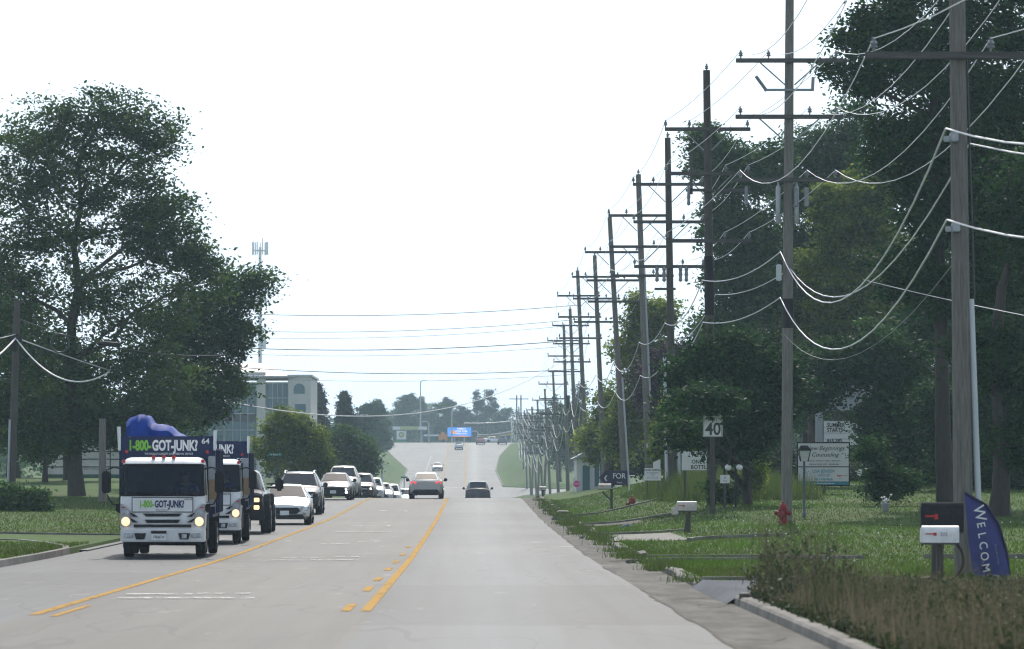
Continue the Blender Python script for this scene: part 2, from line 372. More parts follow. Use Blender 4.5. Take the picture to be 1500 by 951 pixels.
# dirt-filled joint between the asphalt and the gutter
mb=MB(); rng=random.Random(9); dj=list(np.arange(30,214,.7)); V=[]
for D in dj:
    c=2.66+.022*math.sin(D*.9)+rng.gauss(0,.012)*min(1,D/90); w_=.012+.03*abs(math.sin(D*.37))*rng.random(); V+=[(c-w_,D,zr(D)+.008),(c+w_,D,zr(D)+.008)]
mb.add(V,[(2*i,2*i+1,2*i+3,2*i+2) for i in range(len(dj)-1) if math.sin(i*.23)+math.sin(i*.061+1)>-.55])
M['dirt']=mat('bare earth',(.085,.07,.05),.95,c2=(.045,.04,.03),scale=3,detail=8)
struct(mb.build('gutter_joint',M['dirt']))
mb=MB()
for k in range(34):
    D=rng.uniform(38,200); x=rng.uniform(2.7,3.0); pts=[(x+.1*i*rng.uniform(.6,1.3),D+rng.gauss(0,.12)*i) for i in range(7)]
    for (a,b),(c,d) in zip(pts,pts[1:]): mb.add([(a,b-.04,zr(b)+.016),(c,d-.04,zr(d)+.016),(c,d+.05,zr(d)+.016),(a,b+.05,zr(b)+.016)],[(0,1,2,3)])
struct(mb.build('gutter_cracks',M['dirt']))
# kerbs
def kerb(name, segs, side, wob=0, h=.13):
    mb=MB(); rng=random.Random(3)
    for a,b in segs:
        ds=list(np.arange(a,b,1.1 if wob else 4))+[b]
        ring=[]
        for i,D in enumerate(ds):
            e=(eR(D) if side>0 else eL(D)); j=rng.uniform(-wob,wob); hh=h*(1-abs(rng.gauss(0,wob*3)))
            if wob and rng.random()<.16: hh*=rng.uniform(.15,.6); j+=rng.uniform(0,.18)
            z=zr(D); s=side
            ring.append([(e+s*j,D,z-.1),(e+s*(j+.02),D,z+hh*.75),(e+s*(j+.05),D,z+hh),(e+s*(j+.2),D,z+hh+rng.uniform(-.01,.01)),(e+s*(j+.22),D,z-.1)])
        V=[p for r_ in ring for p in r_]; fs=[]
        for i in range(len(ring)-1):
            for k in range(5): fs.append((i*5+k,i*5+(k+1)%5,i*5+5+(k+1)%5,i*5+5+k))
        fs+=[(0,1,2,3,4),tuple(len(V)-5+k for k in (4,3,2,1,0))]
        mb.add(V,fs)
    return struct(mb.build(name,M['concrete'],smooth=.5))
kerb('broken_kerb',[(60.5,75.5),(80,98),(109,123),(127,142),(147,170),(174,206)],1,wob=.07)
kerb('kerb',[(20,52),(215,575),(640,900)],1)
kerb('kerb',[(108.5,560),(640,900)],-1)

def slab(name, poly, lift, m, thick=.1, follow=True):
    """flat piece of paving whose outline (X,D) is filled by a small grid that follows the ground"""
    mb=MB(); 
    vs=[(x,d,(gz(x,d) if follow else zr(d))+lift) for x,d in poly]
    n=len(vs); lo=[(x,y,z-thick) for x,y,z in vs]
    mb.add(vs+lo,[tuple(range(n)),tuple(range(2*n-1,n-1,-1))]+[(i,(i+1)%n,(i+1)%n+n,i+n) for i in range(n)])
    return struct(mb.build(name,m))
def strip(name, D0, D1, X0, X1, lift, m, n=9):
    """paving strip running away from the road across the ground"""
    ds=[D0,(D0+D1)/2,D1]
    ramp=[(lambda D:(3.5,zr(D)+.012)),(lambda D:(3.69,zr(D)+.14)),(lambda D:(4.0,gz(4.0,D)+lift))] if X0==3.6 else []
    cols=ramp+[(lambda D,x=x:(x,gz(x,D)+lift+.02*0)) for x in np.linspace(max(X0,4.1) if X0>0 else X0,X1,n)]
    return struct(grid_sheet(name,cols,ds,m))
def kerb_line(pts, w=.16, h=.07, m=None, name='driveway_kerb'):
    """raised concrete edge along ground points (X,D)"""
    mb=MB(); ring=[]
    for i,(x,d) in enumerate(pts):
        a=Vector(pts[max(i-1,0)]); b=Vector(pts[min(i+1,len(pts)-1)]); t=(b-a).normalized(); nx,ny=-t.y*w/2,t.x*w/2
        z=gz(x,d) if x>eR(d)+.1 or x<eL(d)-.1 else zr(d)+.11
        ring+= [(x+nx,d+ny,z-.25),(x+nx*.8,d+ny*.8,z+h),(x-nx*.8,d-ny*.8,z+h),(x-nx,d-ny,z-.25)]
    fs=[(i*4+k,i*4+(k+1)%4,i*4+4+(k+1)%4,i*4+4+k) for i in range(len(pts)-1) for k in range(4)]
    fs+=[(0,1,2,3),tuple(len(ring)-4+k for k in (3,2,1,0))]
    mb.add(ring,fs); return struct(mb.build(name,m or M['concrete'],smooth=.5))
def arc(cx,cy,r,a0,a1,n=7): return [(cx+r*math.cos(R(a0+(a1-a0)*i/n)),cy+r*math.sin(R(a0+(a1-a0)*i/n))) for i in range(n+1)]
M['drive']=mat('patched asphalt drive',(.13,.14,.155),.95,spec=.05,c2=(.10,.105,.115),scale=1.2,stretch=(1,.4,1),detail=8,bump=.3)
M['drive_pale']=mat('crumbled pale drive',(.21,.20,.18),.9,c2=(.11,.105,.095),scale=1.5,detail=9,bump=.5)

# right hand driveways
strip('driveway',51.9,60.3,3.6,30,.022,M['drive'])
kerb_line([(3.7,60.6)]+[(3.75+i*.35,60.6+.15*math.sin(i)) for i in range(1,14)]+[(9,60.8),(14,61)])
kerb_line([(3.68,51.0),(3.75,51.6),(4.0,52.0),(5,52.1),(9,52.1)])
strip('driveway',75.8,79.4,3.6,7.9,.02,M['lawn'])
kerb_line([(3.7,75.7),(4.2,75.9),(5.2,76),(7.4,76.6),(8,77.2)],h=.09)
kerb_line([(3.7,79.6),(4.3,79.5),(5.5,79.2),(7.2,78.4),(8,77.6)],h=.08)
strip('driveway',98.6,108.5,3.6,5.7,.01,M['drive_pale'])
kerb_line([(5.6,97.2),(5.75,98.1),(6.1,98.7),(6.6,98.8),(8.2,98.9)],h=.09)
kerb_line([(3.7,109),(4.2,109.2),(5.2,109.6),(6.2,110.4)],h=.06)
strip('driveway',123.2,126.8,3.6,5.6,.01,M['dirt'])
kerb_line([(3.7,127),(5,127),(7.6,128)],h=.06)
kerb_line([(3.7,147),(5,147.2),(7.5,148)],h=.05)
strip('parking_lot',196,216,12.5,34,.05,M['pale_concrete'])
kerb_line([(12.5,196),(20,196),(34,196)],h=.12)
kerb_line([(9.3,77.6),(10.5,77.5),(14,77.4)],h=.1)
# loose broken lumps along the gutter
rng=random.Random(5)
for i in range(26):
    D=rng.uniform(60,195); mb=MB(); s=rng.uniform(.1,.3)
    mb.box((0,0,s*.18),(s,s*rng.uniform(.7,1.6),s*.45),rz=rng.uniform(0,3),rx=rng.uniform(-.2,.2),ry=rng.uniform(-.25,.25))
    o=mb.build('concrete_lump',M['concrete'],bevel=s*.1); x=rng.uniform(3.15,3.75); o.location=(x,D,gz(x,D) if x>3.6 else zr(D)+.005)
    tag(o,'broken lump of kerb concrete lying in the right hand gutter','rubble','broken kerb lumps in the gutter')
# left: side street mouth, corner kerb, pavement
struct(slab('side_street',[(-9.5,92.5),(-10.6,94.5),(-11.6,98),(-12.2,101),(-60,101.5),(-60,107.5),(-9.5,107.5)],.03,M['road'],follow=False))
kerb_line([(-9.65,40),(-9.65,60),(-9.65,74),(-9.68,84),(-9.75,90),(-10.1,93),(-10.9,96.5),(-12,99.6),(-13.2,100.6),(-40,100.9)],w=.2,h=.03,name='kerb')
kerb_line([(-9.7,108.3),(-11,108),(-14,107.9),(-22,107.9),(-60,107.9)],w=.2,h=.05,name='kerb')
strip('pavement',117,136,-40,-17.2,.03,M['pale_concrete'])
# painted lines
def line(name,x0,x1,segs,lift,m):
    mb=MB()
    for a,b in segs:
        ds=[a]+[d for d in DS if a<d<b]+[b]; V=[];fs=[]
        for d in ds: V+=[(x0,d,zr(d)+lift),(x1,d,zr(d)+lift)]
        mb.add(V,[(2*i,2*i+1,2*i+3,2*i+2) for i in range(len(ds)-1)])
    return struct(mb.build(name,m))
XL,XR=-5.6,-1.41
line('yellow_line',XL-.07,XL+.07,[(47.8,592),(640,1000)],.006,M['yellow_line'])
line('yellow_line',XR-.07,XR+.07,[(49.2,592),(640,1000)],.006,M['yellow_line'])
line('yellow_dashes',XL+.27,XL+.37,[(47.2,51.5)],.006,M['yellow_line'])
line('yellow_dashes',XR-.33,XR-.2,[(49.2,52.2),(58.6,61.4),(65,67.5),(73,75.4),(80,82.5),(88,90),(96.5,98)],.006,M['yellow_line'])
line('white_line',-9.0,-8.88,[(700,800)],.006,M['white_line'])
line('white_line',-9.2,3.4,[(634,635.2)],.006,M['white_line'])
def arrow(D,flip):
    """left-turn arrow: stem along the lane, bent arm and head"""
    mb=MB(); s=-1 if flip else 1; cx=(XL+XR)/2
    def q(pts): mb.add([(cx+s*(x),D+s*y,zr(D+s*y)+.008) for x,y in pts],[tuple(range(len(pts)))])
    q([(.5,-1.2),(.62,-1.2),(.62,1.0),(.5,1.0)]); q([(-.35,.75),(.5,.75),(.5,1.0),(-.35,1.0)])
    q([(-.35,.35),(-.35,1.4),(-1.0,.87)])
    return struct(mb.build('turn_arrow',M['white_line']))
for D in (131,165): arrow(D,False)
mbw=MB()
for D,a,b in ((54.6,-1.75,.3),(56.6,-1.75,-.75),(56.9,-.7,.1),(82.5,-1.2,-.2),(83.0,-.1,.95),(85.4,-1.0,.1),(86,.3,1.0),(101,-.6,.2),(104,.3,.9),(119,-1,.9)):
    mbw.add([(-3.5+a,D,zr(D)+.011),(-3.5+b,D,zr(D)+.011),(-3.5+b,D+.55,zr(D+.55)+.011),(-3.5+a,D+.55,zr(D+.55)+.011)],[(0,1,2,3)])
struct(mbw.build('white_bars',M['white_line']))

# ---------------- grass, weeds, flowers (uncountable)
def blades(name, P, h, w, lean, m, seed, tint):
    rg=np.random.default_rng(seed); n=len(P)
    a=rg.uniform(0,2*np.pi,n); dx,dy=np.cos(a)*w/2,np.sin(a)*w/2
    l=rg.normal(0,lean,(n,2))*h[:,None]
    V=np.zeros((n,3,3)); V[:,0]=P; V[:,0,0]-=dx; V[:,0,1]-=dy; V[:,1]=P; V[:,1,0]+=dx; V[:,1,1]+=dy
    V[:,2]=P; V[:,2,0]+=l[:,0]; V[:,2,1]+=l[:,1]; V[:,2,2]+=h
    me=arr_mesh(name,V.reshape(-1,3),np.arange(3*n).reshape(n,3),3,{'tint':np.repeat(tint,3)})
    return link(name,me,m)
gzv=np.vectorize(gz)
rg=np.random.default_rng(11)
M['grass']=leaf_mat('grass blades',(.065,.088,.020),(.090,.185,.022),.45)
def patch_noise(x,y): return .5+.25*np.sin(x*.9+np.sin(y*.23)*2)+.25*np.sin(y*.31+x*.4+1.3)
n=170000; D=52+ (rg.random(n)**1.5)*135; X=3.85+(rg.random(n)**1.35)*27
def ondrive(X,D): 
    r=np.zeros(len(X),bool)
    for a,b,x in ((52,60.4,30),(98.6,108.6,5.8),(123.2,126.9,5.6),(142.4,146.9,3.7)): r|=(D>a)&(D<b)&(X<x)
    return r
k=~ondrive(X,D); X,D=X[k],D[k]; Z=gzv(X,D)
hh=rg.uniform(.03,.085,len(X))*(1+.5*(patch_noise(X,D)>.6))
g1=(np.stack([X,D,Z],1),hh,rg.uniform(.015,.04,len(X)),np.clip(patch_noise(X,D)*.6+.15+rg.normal(0,.13,len(X)),0,1))
n=60000; D=np.concatenate([70+rg.random(n//2)*31,109+rg.random(n//2)*55]); X=-9.9-(rg.random(n)**1.3)*18
k=~((D<101)&(X<-9.9-(0))&(D>97)&(X>-13))&~((D>116)&(D<137)&(X<-17)); X,D=X[k],D[k]; Z=gzv(X,D)
g2=(np.stack([X,D,Z],1),rg.uniform(.04,.09,len(X)),rg.uniform(.015,.04,len(X)),np.clip(patch_noise(X,D)*.5+rg.normal(0,.2,len(X)),0,1))
stuff(blades('grass',np.concatenate([g1[0],g2[0]]),np.concatenate([g1[1],g2[1]]),np.concatenate([g1[2],g2[2]]),.5,M['grass'],1,np.concatenate([g1[3],g2[3]])),'short uneven lawn grass on both verges','grass')
# tall yellow-green grass on the mound, and tufts in the broken kerb
n=15000; D=138+rg.random(n)*26; X=6.4+rg.random(n)*6.5; k=(X+ (D-150)*.06>6.9); X,D=X[k],D[k]; Z=gzv(X,D)
prof=np.clip((X-6.2)/2.5,.2,1)
P=[np.stack([X,D,Z],1)]; H=[rg.uniform(.25,1.0,len(X))*prof]; W=[rg.uniform(.015,.035,len(X))]; T=[np.clip(rg.normal(.65,.25,len(X)),0,1)]
for c in range(70):
    D0=rg.uniform(60,190); x0=3.45+rg.normal(0,.22); m_=90; X=x0+rg.normal(0,.16,m_); D=D0+rg.normal(0,.5,m_)
    P.append(np.stack([X,D,gzv(np.maximum(X,3.65),D)-.03],1)); H.append(rg.uniform(.08,.24,m_)); W.append(rg.uniform(.012,.03,m_)); T.append(np.clip(rg.normal(.4,.25,m_),0,1))
M['tall_grass']=leaf_mat('tall yellow green grass',(.045,.070,.02),(.105,.155,.036),.4)
stuff(blades('tall_grass',np.concatenate(P),np.concatenate(H),np.concatenate(W),.28,M['tall_grass'],2,np.concatenate(T)),'tall yellow green grass on the mound and in the kerb cracks','grass')
# foreground weeds
M['weed']=leaf_mat('dry weeds',(.032,.056,.020),(.22,.175,.12),.32)
def weeds(seed,n):
    rg=np.random.default_rng(seed); Dw=32+rg.random(n)*27; Xw=eRv(Dw)+.22+rg.random(n)**1.25*8.0
    k=~((Dw>51.8)&(Xw<4.9)&(Dw>52)) ; k&=~((Dw>53)&(Xw<5.0+ (Dw-53)*.25))
    Xw,Dw=Xw[k],Dw[k]; n=len(Xw)
    edge=np.clip((Xw-3.7)/1.6,.25,1); pn=patch_noise(Xw*1.7+Dw*.3,Dw*1.9); hgt=rg.uniform(.16,.54,n)*edge*np.where(Dw>55,.5,np.where(Dw>52,.75,1))*(.5+.9*pn)*np.where(rg.random(n)<.12,1.6,1)*np.where((Dw>44)&(Xw>5.2),.62,1)*(.7+.5*patch_noise(Xw*.6+1,Dw*.45))
    tall=(rg.random(n)<.55)&(Dw>47.5)&(Dw<52)&(Xw<4.8); hgt[tall]=rg.uniform(.5,1.2,tall.sum())
    a=rg.uniform(0,2*np.pi,n); ln=rg.normal(0,.22,(n,2))*hgt[:,None]
    V=[];Fq=[];T=[]
    base=np.stack([Xw,Dw,gzv(Xw,Dw)],1); top=base+np.stack([ln[:,0],ln[:,1],hgt],1)
    w=.006+.004*rg.random(n); off=np.stack([np.cos(a)*w,np.sin(a)*w,0*a],1)
    quads=[np.stack([base-off,base+off,top+off*.4,top-off*.4],1)]; tint=[np.clip(rg.normal(.35,.2,n),0,1)]
    # leaves low, seed heads high
    for lo,hi,cnt,sz,tm in ((.05,.75,8,.05,.10),(.5,1.05,7,.018,.9)):
        t=rg.uniform(lo,hi,(n,cnt)); p=base[:,None,:]*(1-t[...,None])+top[:,None,:]*t[...,None]+rg.normal(0,.035 if tm<.5 else .022,(n,cnt,3))
        p=p.reshape(-1,3); u=rg.normal(0,1,p.shape); u/=np.linalg.norm(u,axis=1)[:,None]; v=np.cross(u,rg.normal(0,1,p.shape)); v/=np.linalg.norm(v,axis=1)[:,None]
        s=sz*rg.uniform(.5,1.4,(len(p),1)); quads.append(np.stack([p-u*s,p-v*s*.4,p+u*s,p+v*s*.4],1))
        clump=np.repeat(patch_noise(Xw*1.3+Dw*.5,Dw*1.2)*np.clip((Xw-3.6)/1.6,.25,1.1),cnt); tint.append(np.clip(tm*(.55+.6*clump)+rg.normal(0,.12,len(p)),0,1))
    Q=np.concatenate(quads); T=np.repeat(np.concatenate(tint),4)
    me=arr_mesh('weeds',Q.reshape(-1,3),np.arange(len(Q)*4).reshape(-1,4),4,{'tint':T}); return link('weeds',me,M['weed'])
eRv=np.vectorize(eR)
rg=np.random.default_rng(41); n=26000; Dw=32+rg.random(n)*30; Xw=3.86+rg.random(n)**1.2*8.5
k=~((Dw>51.8)&(Xw<5.2+rg.normal(0,.5,n))&(Dw<61)); Dw,Xw=Dw[k],Xw[k]; n=len(Dw)
pn=patch_noise(Xw*1.1+Dw*.7,Dw*1.3+3); h_=rg.uniform(.15,.64,n)*(.3+.9*pn)*np.where(Dw>54,.55,1)*np.where((Dw>44)&(Xw>5.2),.62,1)*(.65+.6*patch_noise(Xw*.6+1,Dw*.45))
stuff(blades('weed_grass',np.stack([Xw,Dw,gzv(Xw,Dw)],1),h_,rg.uniform(.008,.02,n),.22,M['weed'],42,np.clip(.25+.65*(1-pn)+rg.normal(0,.22,n),0,1)),'long tan and green grass mixed into the near weeds','grass')
stuff(weeds(4,8500),'tall brown and green weeds along the near right kerb','weeds')
# white clover flowers in the lawn
n=230; D=66+rg.random(n)*90; X=7+rg.random(n)**1.2*16; mb=MB()
for x,d in zip(X,D):
    z=gz(x,d)+.11; s=.012+.016*rg.random()
    mb.add([(x-s,d,z),(x,d-s,z),(x+s,d,z),(x,d+s,z),(x,d,z+s),(x,d,z-s)],[(0,1,4),(1,2,4),(2,3,4),(3,0,4),(1,0,5),(2,1,5),(3,2,5),(0,3,5)])
stuff(mb.build('clover_flowers',M['flower']),'small white clover flowers dotted over the lawn','flowers')
# ================================================================== TREES
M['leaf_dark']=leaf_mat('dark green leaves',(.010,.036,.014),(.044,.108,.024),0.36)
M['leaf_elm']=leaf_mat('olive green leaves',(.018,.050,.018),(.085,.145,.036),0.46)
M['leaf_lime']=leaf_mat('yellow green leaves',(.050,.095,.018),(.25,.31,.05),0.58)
M['leaf_mid']=leaf_mat('mid green leaves',(.020,.062,.022),(.085,.155,.042),0.46)
M['leaf_purple']=leaf_mat('purple leaves',(.022,.014,.022),(.060,.034,.046),.25)
M['leaf_spruce']=leaf_mat('spruce needles',(.014,.028,.020),(.036,.056,.034),.15)
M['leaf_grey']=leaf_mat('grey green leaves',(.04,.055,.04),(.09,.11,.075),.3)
NLEAF=0
def crown(name, parent, blobs, per, sig, lsize, m, rg, density=1.0, droop=.25, cone=None):
    """blobs: (x,y,z,rx,ry,rz,clumps). leaf clusters sit on twigs scattered through each lobe, denser to its outside"""
    global NLEAF
    C=[];S=[]
    for bx,by,bz,rx,ry,rz,k in blobs:
        k=int(k*density); d=rg.normal(0,1,(k,3)); d/=np.linalg.norm(d,axis=1)[:,None]
        r=rg.random(k)**.42
        r*=1+.16*np.sin(d[:,0]*5+bx*3)*np.cos(d[:,2]*4+bz)
        C.append(np.array([bx,by,bz])+d*r[:,None]*np.array([rx,ry,rz])); S.append(np.full(k,(rx+rz)/2))
    C=np.concatenate(C); n=len(C)
    per_=rg.integers(int(per*.5),int(per*1.5),n); idx=np.repeat(np.arange(n),per_); N_=len(idx)
    sg=sig*rg.uniform(.6,1.5,n)
    P=C[idx]+rg.normal(0,1,(N_,3))*np.stack([sg[idx],sg[idx],sg[idx]*.55],1)
    P[:,2]-=np.abs(rg.normal(0,droop,N_))*sg[idx]
    u=rg.normal(0,1,(N_,3)); u[:,2]*=.6; u/=np.linalg.norm(u,axis=1)[:,None]
    v=np.cross(u,rg.normal(0,1,(N_,3))); v/=np.linalg.norm(v,axis=1)[:,None]
    s=lsize*rg.uniform(.55,1.35,(N_,1))
    Q=np.stack([P-u*s,P-v*s*.5,P+u*s,P+v*s*.5],1)
    ct=np.clip(rg.normal(.42,.29,n),0,1); T=np.clip(ct[idx]+rg.normal(0,.14,N_),0,1)
    me=arr_mesh(name,Q.reshape(-1,3),np.arange(N_*4).reshape(-1,4),4,{'tint':np.repeat(T,4)}); NLEAF+=N_
    link(name,me,m,parent); return C
def wander(a,b,k,amp,rng):
    a,b=Vector(a),Vector(b); pts=[]
    for i in range(k+1):
        t=i/k; p=a.lerp(b,t); 
        if 0<i<k: p+=Vector((rng.uniform(-amp,amp),rng.uniform(-amp,amp),rng.uniform(-amp,amp)*.4))
        pts.append(p)
    return pts
def tree(name,label,cat,X,D,blobs,leaf,per=60,sig=.32,lsize=.11,tr=.25,seed=1,group=None,twigs=1,fork=.45,density=1.0,sink=.1,lean=0,Z=None):
    """blobs in metres relative to the base; trunk rises, forks and sends limbs to every lobe"""
    rg=np.random.default_rng(seed); rng=random.Random(seed)
    z0=gz(X,D)-sink if Z is None else Z
    t=thing(name,label,cat,(X,D,z0),group=group)
    C=crown('crown',t,blobs,per,sig,lsize,M[leaf],rg,density)
    top=max(b[2]+b[5] for b in blobs); cx=sum(b[0] for b in blobs)/len(blobs); cy=sum(b[1] for b in blobs)/len(blobs)
    mb=MB(); hf=top*fork
    tp=wander((0,0,-.2),(lean,0,hf),5,tr*.35,rng); mb.tube(tp,[tr*1.55,tr*1.1]+[tr*(1-.28*i/4) for i in range(1,5)],9)
    tp2=wander(tp[-1],(cx*.6,cy*.6,top*.9),5,tr*.9,rng); mb.tube(tp2,[tr*.72*(1-.85*i/5) for i in range(6)],7)
    allp=tp[2:]+tp2[:-1]
    for b in blobs:
        c=Vector(b[:3])
        st=min(allp,key=lambda p:(Vector((p.x,p.y,p.z+ (c-p).xy.length*.6))-c).length+ (5 if p.z>c.z else 0))
        lp=wander(st,c,4,.1*(c-st).length*.6,rng); r0=tr*.42; mb.tube(lp,[r0*(1-.8*i/4) for i in range(5)],6)
        if twigs:
            near=C[np.linalg.norm((C-np.array(b[:3]))/np.array([b[3],b[4],b[5]]),axis=1)<1.0]
            for j in range(min(len(near),int(12*twigs))):
                q=Vector(near[rng.randrange(len(near))]); s_=lp[rng.choice((2,3,4))]
                if (q-s_).length<max(b[3],b[5])*1.1: mb.tube(wander(s_,q,3,.12,rng),[r0*.28,r0*.2,r0*.13,r0*.05],4,cap=False)
    mb.build('trunk',M['bark'],t,smooth=1.2)
    return t
def px_blobs(X,D,items,scale_y=.8):
    """items given as (px,py,rx_px,rz_px,clumps,dy) measured in the photo, turned into metres relative to the base"""
    z0=gz(X,D)-.1; out=[]
    for it in items:
        px,py,rx,rz,k=it[:5]; dy=it[5] if len(it)>5 else 0
        s=F/(D+dy); out.append(((px-PX0)/s-X,dy,CAMZ+(PY0-py)/s-z0,rx/s,(rx+rz)/2/s*scale_y,rz/s,k))
    return out

# the big loose tree on the left lawn and what stands round it
X,D=xat(113,165),165
tree('broad_tree','tallest airy tree on the left lawn with a thick dark trunk and long rising limbs','tree',X,D,px_blobs(X,D,[
 (150,165,75,40,80),(60,205,80,62,110),(215,215,60,62,90),(130,250,85,60,90),(30,300,85,75,120),(235,315,58,45,75,-1),(190,330,70,60,75),
 (95,340,70,70,60),(0,400,80,80,100),(255,365,62,42,80),(120,430,80,60,70),(35,500,80,70,100),(205,455,85,75,110),(300,400,45,40,40),(120,540,100,60,100),(225,560,80,55,85),(0,590,70,55,70),(60,615,75,40,80),(150,605,70,38,75),(225,610,60,34,60),(110,640,70,20,46),(40,650,50,22,40),(180,640,40,18,30)]),
 'leaf_elm',per=70,sig=.36,lsize=.10,tr=.29,seed=3,fork=.42,lean=-.25,twigs=1.5,density=.68)
X,D=xat(262,178),178
tree('broad_tree','lower dark tree leaning its branches right over the two blue trucks','tree',X,D,px_blobs(X,D,[
 (300,445,50,55,75),(350,425,42,38,60),(375,410,24,14,18),(330,480,52,35,65),(290,520,60,45,75),(235,560,60,50,75),(320,560,45,45,70),(285,600,55,32,65),(215,610,50,35,45),(345,500,25,30,25),(250,480,50,50,60)]),
 'leaf_elm',per=72,sig=.36,lsize=.105,tr=.22,seed=5,fork=.3,density=.75)
X,D=xat(20,205),205
tree('broad_tree','dense shaded tree at the left picture edge behind the leaning pole','tree',X,D,px_blobs(X,D,[
 (0,470,80,80,90),(60,540,80,60,80),(-60,560,90,80,60),(20,610,90,45,80),(-50,420,60,80,50)]),'leaf_dark',per=75,sig=.5,lsize=.15,tr=.3,seed=8)
X,D=xat(66,186),186
tree('thin_tree','slim double stemmed tree just left of the thick trunk','tree',X,D,px_blobs(X,D,[(75,600,35,40,35),(60,650,28,35,26),(95,590,35,30,30)]),'leaf_dark',per=60,sig=.4,lsize=.13,tr=.13,seed=9,fork=.6)
X,D=xat(97,190),190
tree('thin_tree','slim dark stem beside the right flank of the thick trunk','tree',X,D,px_blobs(X,D,[(110,600,40,30,30),(140,590,45,30,35),(160,610,30,25,24)]),'leaf_dark',per=60,sig=.4,lsize=.13,tr=.15,seed=10,fork=.6)
X,D=xat(30,142),142
tree('shrub','bright leafy shrub at the foot of the left pole','shrub',X,D,px_blobs(X,D,[(15,730,30,20,40),(45,733,25,15,34),(-10,722,30,25,34),(62,742,12,9,10)]),'leaf_mid',per=60,sig=.2,lsize=.09,tr=.05,seed=12,fork=.2)
# mid left, beyond the corner
X,D=xat(430,232),232
tree('bushy_tree','rounded sunlit green tree behind the green street name sign','tree',X,D,px_blobs(X,D,[(425,635,38,34,75),(455,650,30,34,60),(400,655,28,38,60),(440,690,42,22,60),(415,610,16,14,20),(470,680,20,28,34)]),'leaf_lime',per=75,sig=.26,lsize=.10,tr=.12,seed=14,fork=.2)
X,D=xat(508,300),300
tree('bushy_tree','lower hazy round tree right of the sunlit one','tree',X,D,px_blobs(X,D,[(500,650,30,28,60),(525,662,22,26,46),(480,680,34,28,50),(512,690,30,20,46),(541,676,12,22,24)]),'leaf_mid',per=70,sig=.36,lsize=.14,tr=.14,seed=15,fork=.2)
for i,(px,D,yt,yb,wd,lab) in enumerate([(466,440,563,670,22,'blue green spruce beside the office building'),(505,450,575,665,21,'second spruce, pointed and standing clear right of the first')]):
    X=xat(px,D); z0=zat(yb,D); H=zat(yt,D)-z0; t=thing('spruce_tree','hazy '+lab,'tree',(X,D,z0)); rg=np.random.default_rng(30+i)
    bl=[]; 
    for k in range(22):
        f=k/21; rr=(wd/(F/D))*(1-f)**.8+.12; bl.append((0+.25*math.sin(k*2.1),0,H*(.08+.9*f),rr,rr,H*.045,int(10+26*(1-f))))
    crown('crown',t,bl,34,.22,.16,M['leaf_spruce'],rg,1.4,.6)
    MB().tube([(0,0,-.3),(0,0,H*.97)],[.18,.03],7).build('trunk',M['bark'],t)
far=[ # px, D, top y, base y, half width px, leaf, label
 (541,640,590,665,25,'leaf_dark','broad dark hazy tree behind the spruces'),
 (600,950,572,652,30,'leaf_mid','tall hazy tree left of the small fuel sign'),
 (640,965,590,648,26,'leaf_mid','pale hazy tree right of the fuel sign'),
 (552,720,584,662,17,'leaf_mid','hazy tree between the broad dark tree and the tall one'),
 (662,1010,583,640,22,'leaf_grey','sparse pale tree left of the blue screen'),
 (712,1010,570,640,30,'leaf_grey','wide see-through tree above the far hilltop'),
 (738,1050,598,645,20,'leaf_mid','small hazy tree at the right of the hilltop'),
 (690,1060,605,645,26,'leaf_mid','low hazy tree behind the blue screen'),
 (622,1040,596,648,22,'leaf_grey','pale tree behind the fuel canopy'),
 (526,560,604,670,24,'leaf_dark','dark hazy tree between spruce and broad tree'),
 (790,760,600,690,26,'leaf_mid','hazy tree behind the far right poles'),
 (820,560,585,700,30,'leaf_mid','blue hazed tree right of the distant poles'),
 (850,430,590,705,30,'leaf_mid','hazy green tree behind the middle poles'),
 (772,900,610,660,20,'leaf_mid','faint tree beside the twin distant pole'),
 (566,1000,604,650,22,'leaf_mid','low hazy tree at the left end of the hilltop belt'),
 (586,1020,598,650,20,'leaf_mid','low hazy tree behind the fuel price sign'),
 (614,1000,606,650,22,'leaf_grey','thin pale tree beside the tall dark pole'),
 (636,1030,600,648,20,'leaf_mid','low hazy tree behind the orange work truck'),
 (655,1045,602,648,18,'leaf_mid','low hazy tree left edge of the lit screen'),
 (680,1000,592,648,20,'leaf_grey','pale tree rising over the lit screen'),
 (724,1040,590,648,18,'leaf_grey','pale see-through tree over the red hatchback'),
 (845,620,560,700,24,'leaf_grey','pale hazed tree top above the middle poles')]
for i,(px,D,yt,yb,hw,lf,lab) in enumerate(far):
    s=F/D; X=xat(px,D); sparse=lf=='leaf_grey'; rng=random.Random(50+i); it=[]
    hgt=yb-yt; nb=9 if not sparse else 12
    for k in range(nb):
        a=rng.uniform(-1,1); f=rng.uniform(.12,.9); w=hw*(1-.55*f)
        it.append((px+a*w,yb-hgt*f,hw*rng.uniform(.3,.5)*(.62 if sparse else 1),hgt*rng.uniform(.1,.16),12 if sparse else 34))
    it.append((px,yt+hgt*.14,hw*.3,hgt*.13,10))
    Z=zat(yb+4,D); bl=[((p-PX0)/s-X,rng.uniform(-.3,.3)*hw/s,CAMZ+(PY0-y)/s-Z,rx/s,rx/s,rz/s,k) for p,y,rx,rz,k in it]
    tree('distant_tree',lab,'tree',X,D,bl,lf,per=44,sig=.0045*D**.72*.22+.2,lsize=.09+D*.00017,tr=.22,seed=60+i,group='hazy trees beyond the road crest',fork=.35,Z=Z,twigs=2 if sparse else .6)
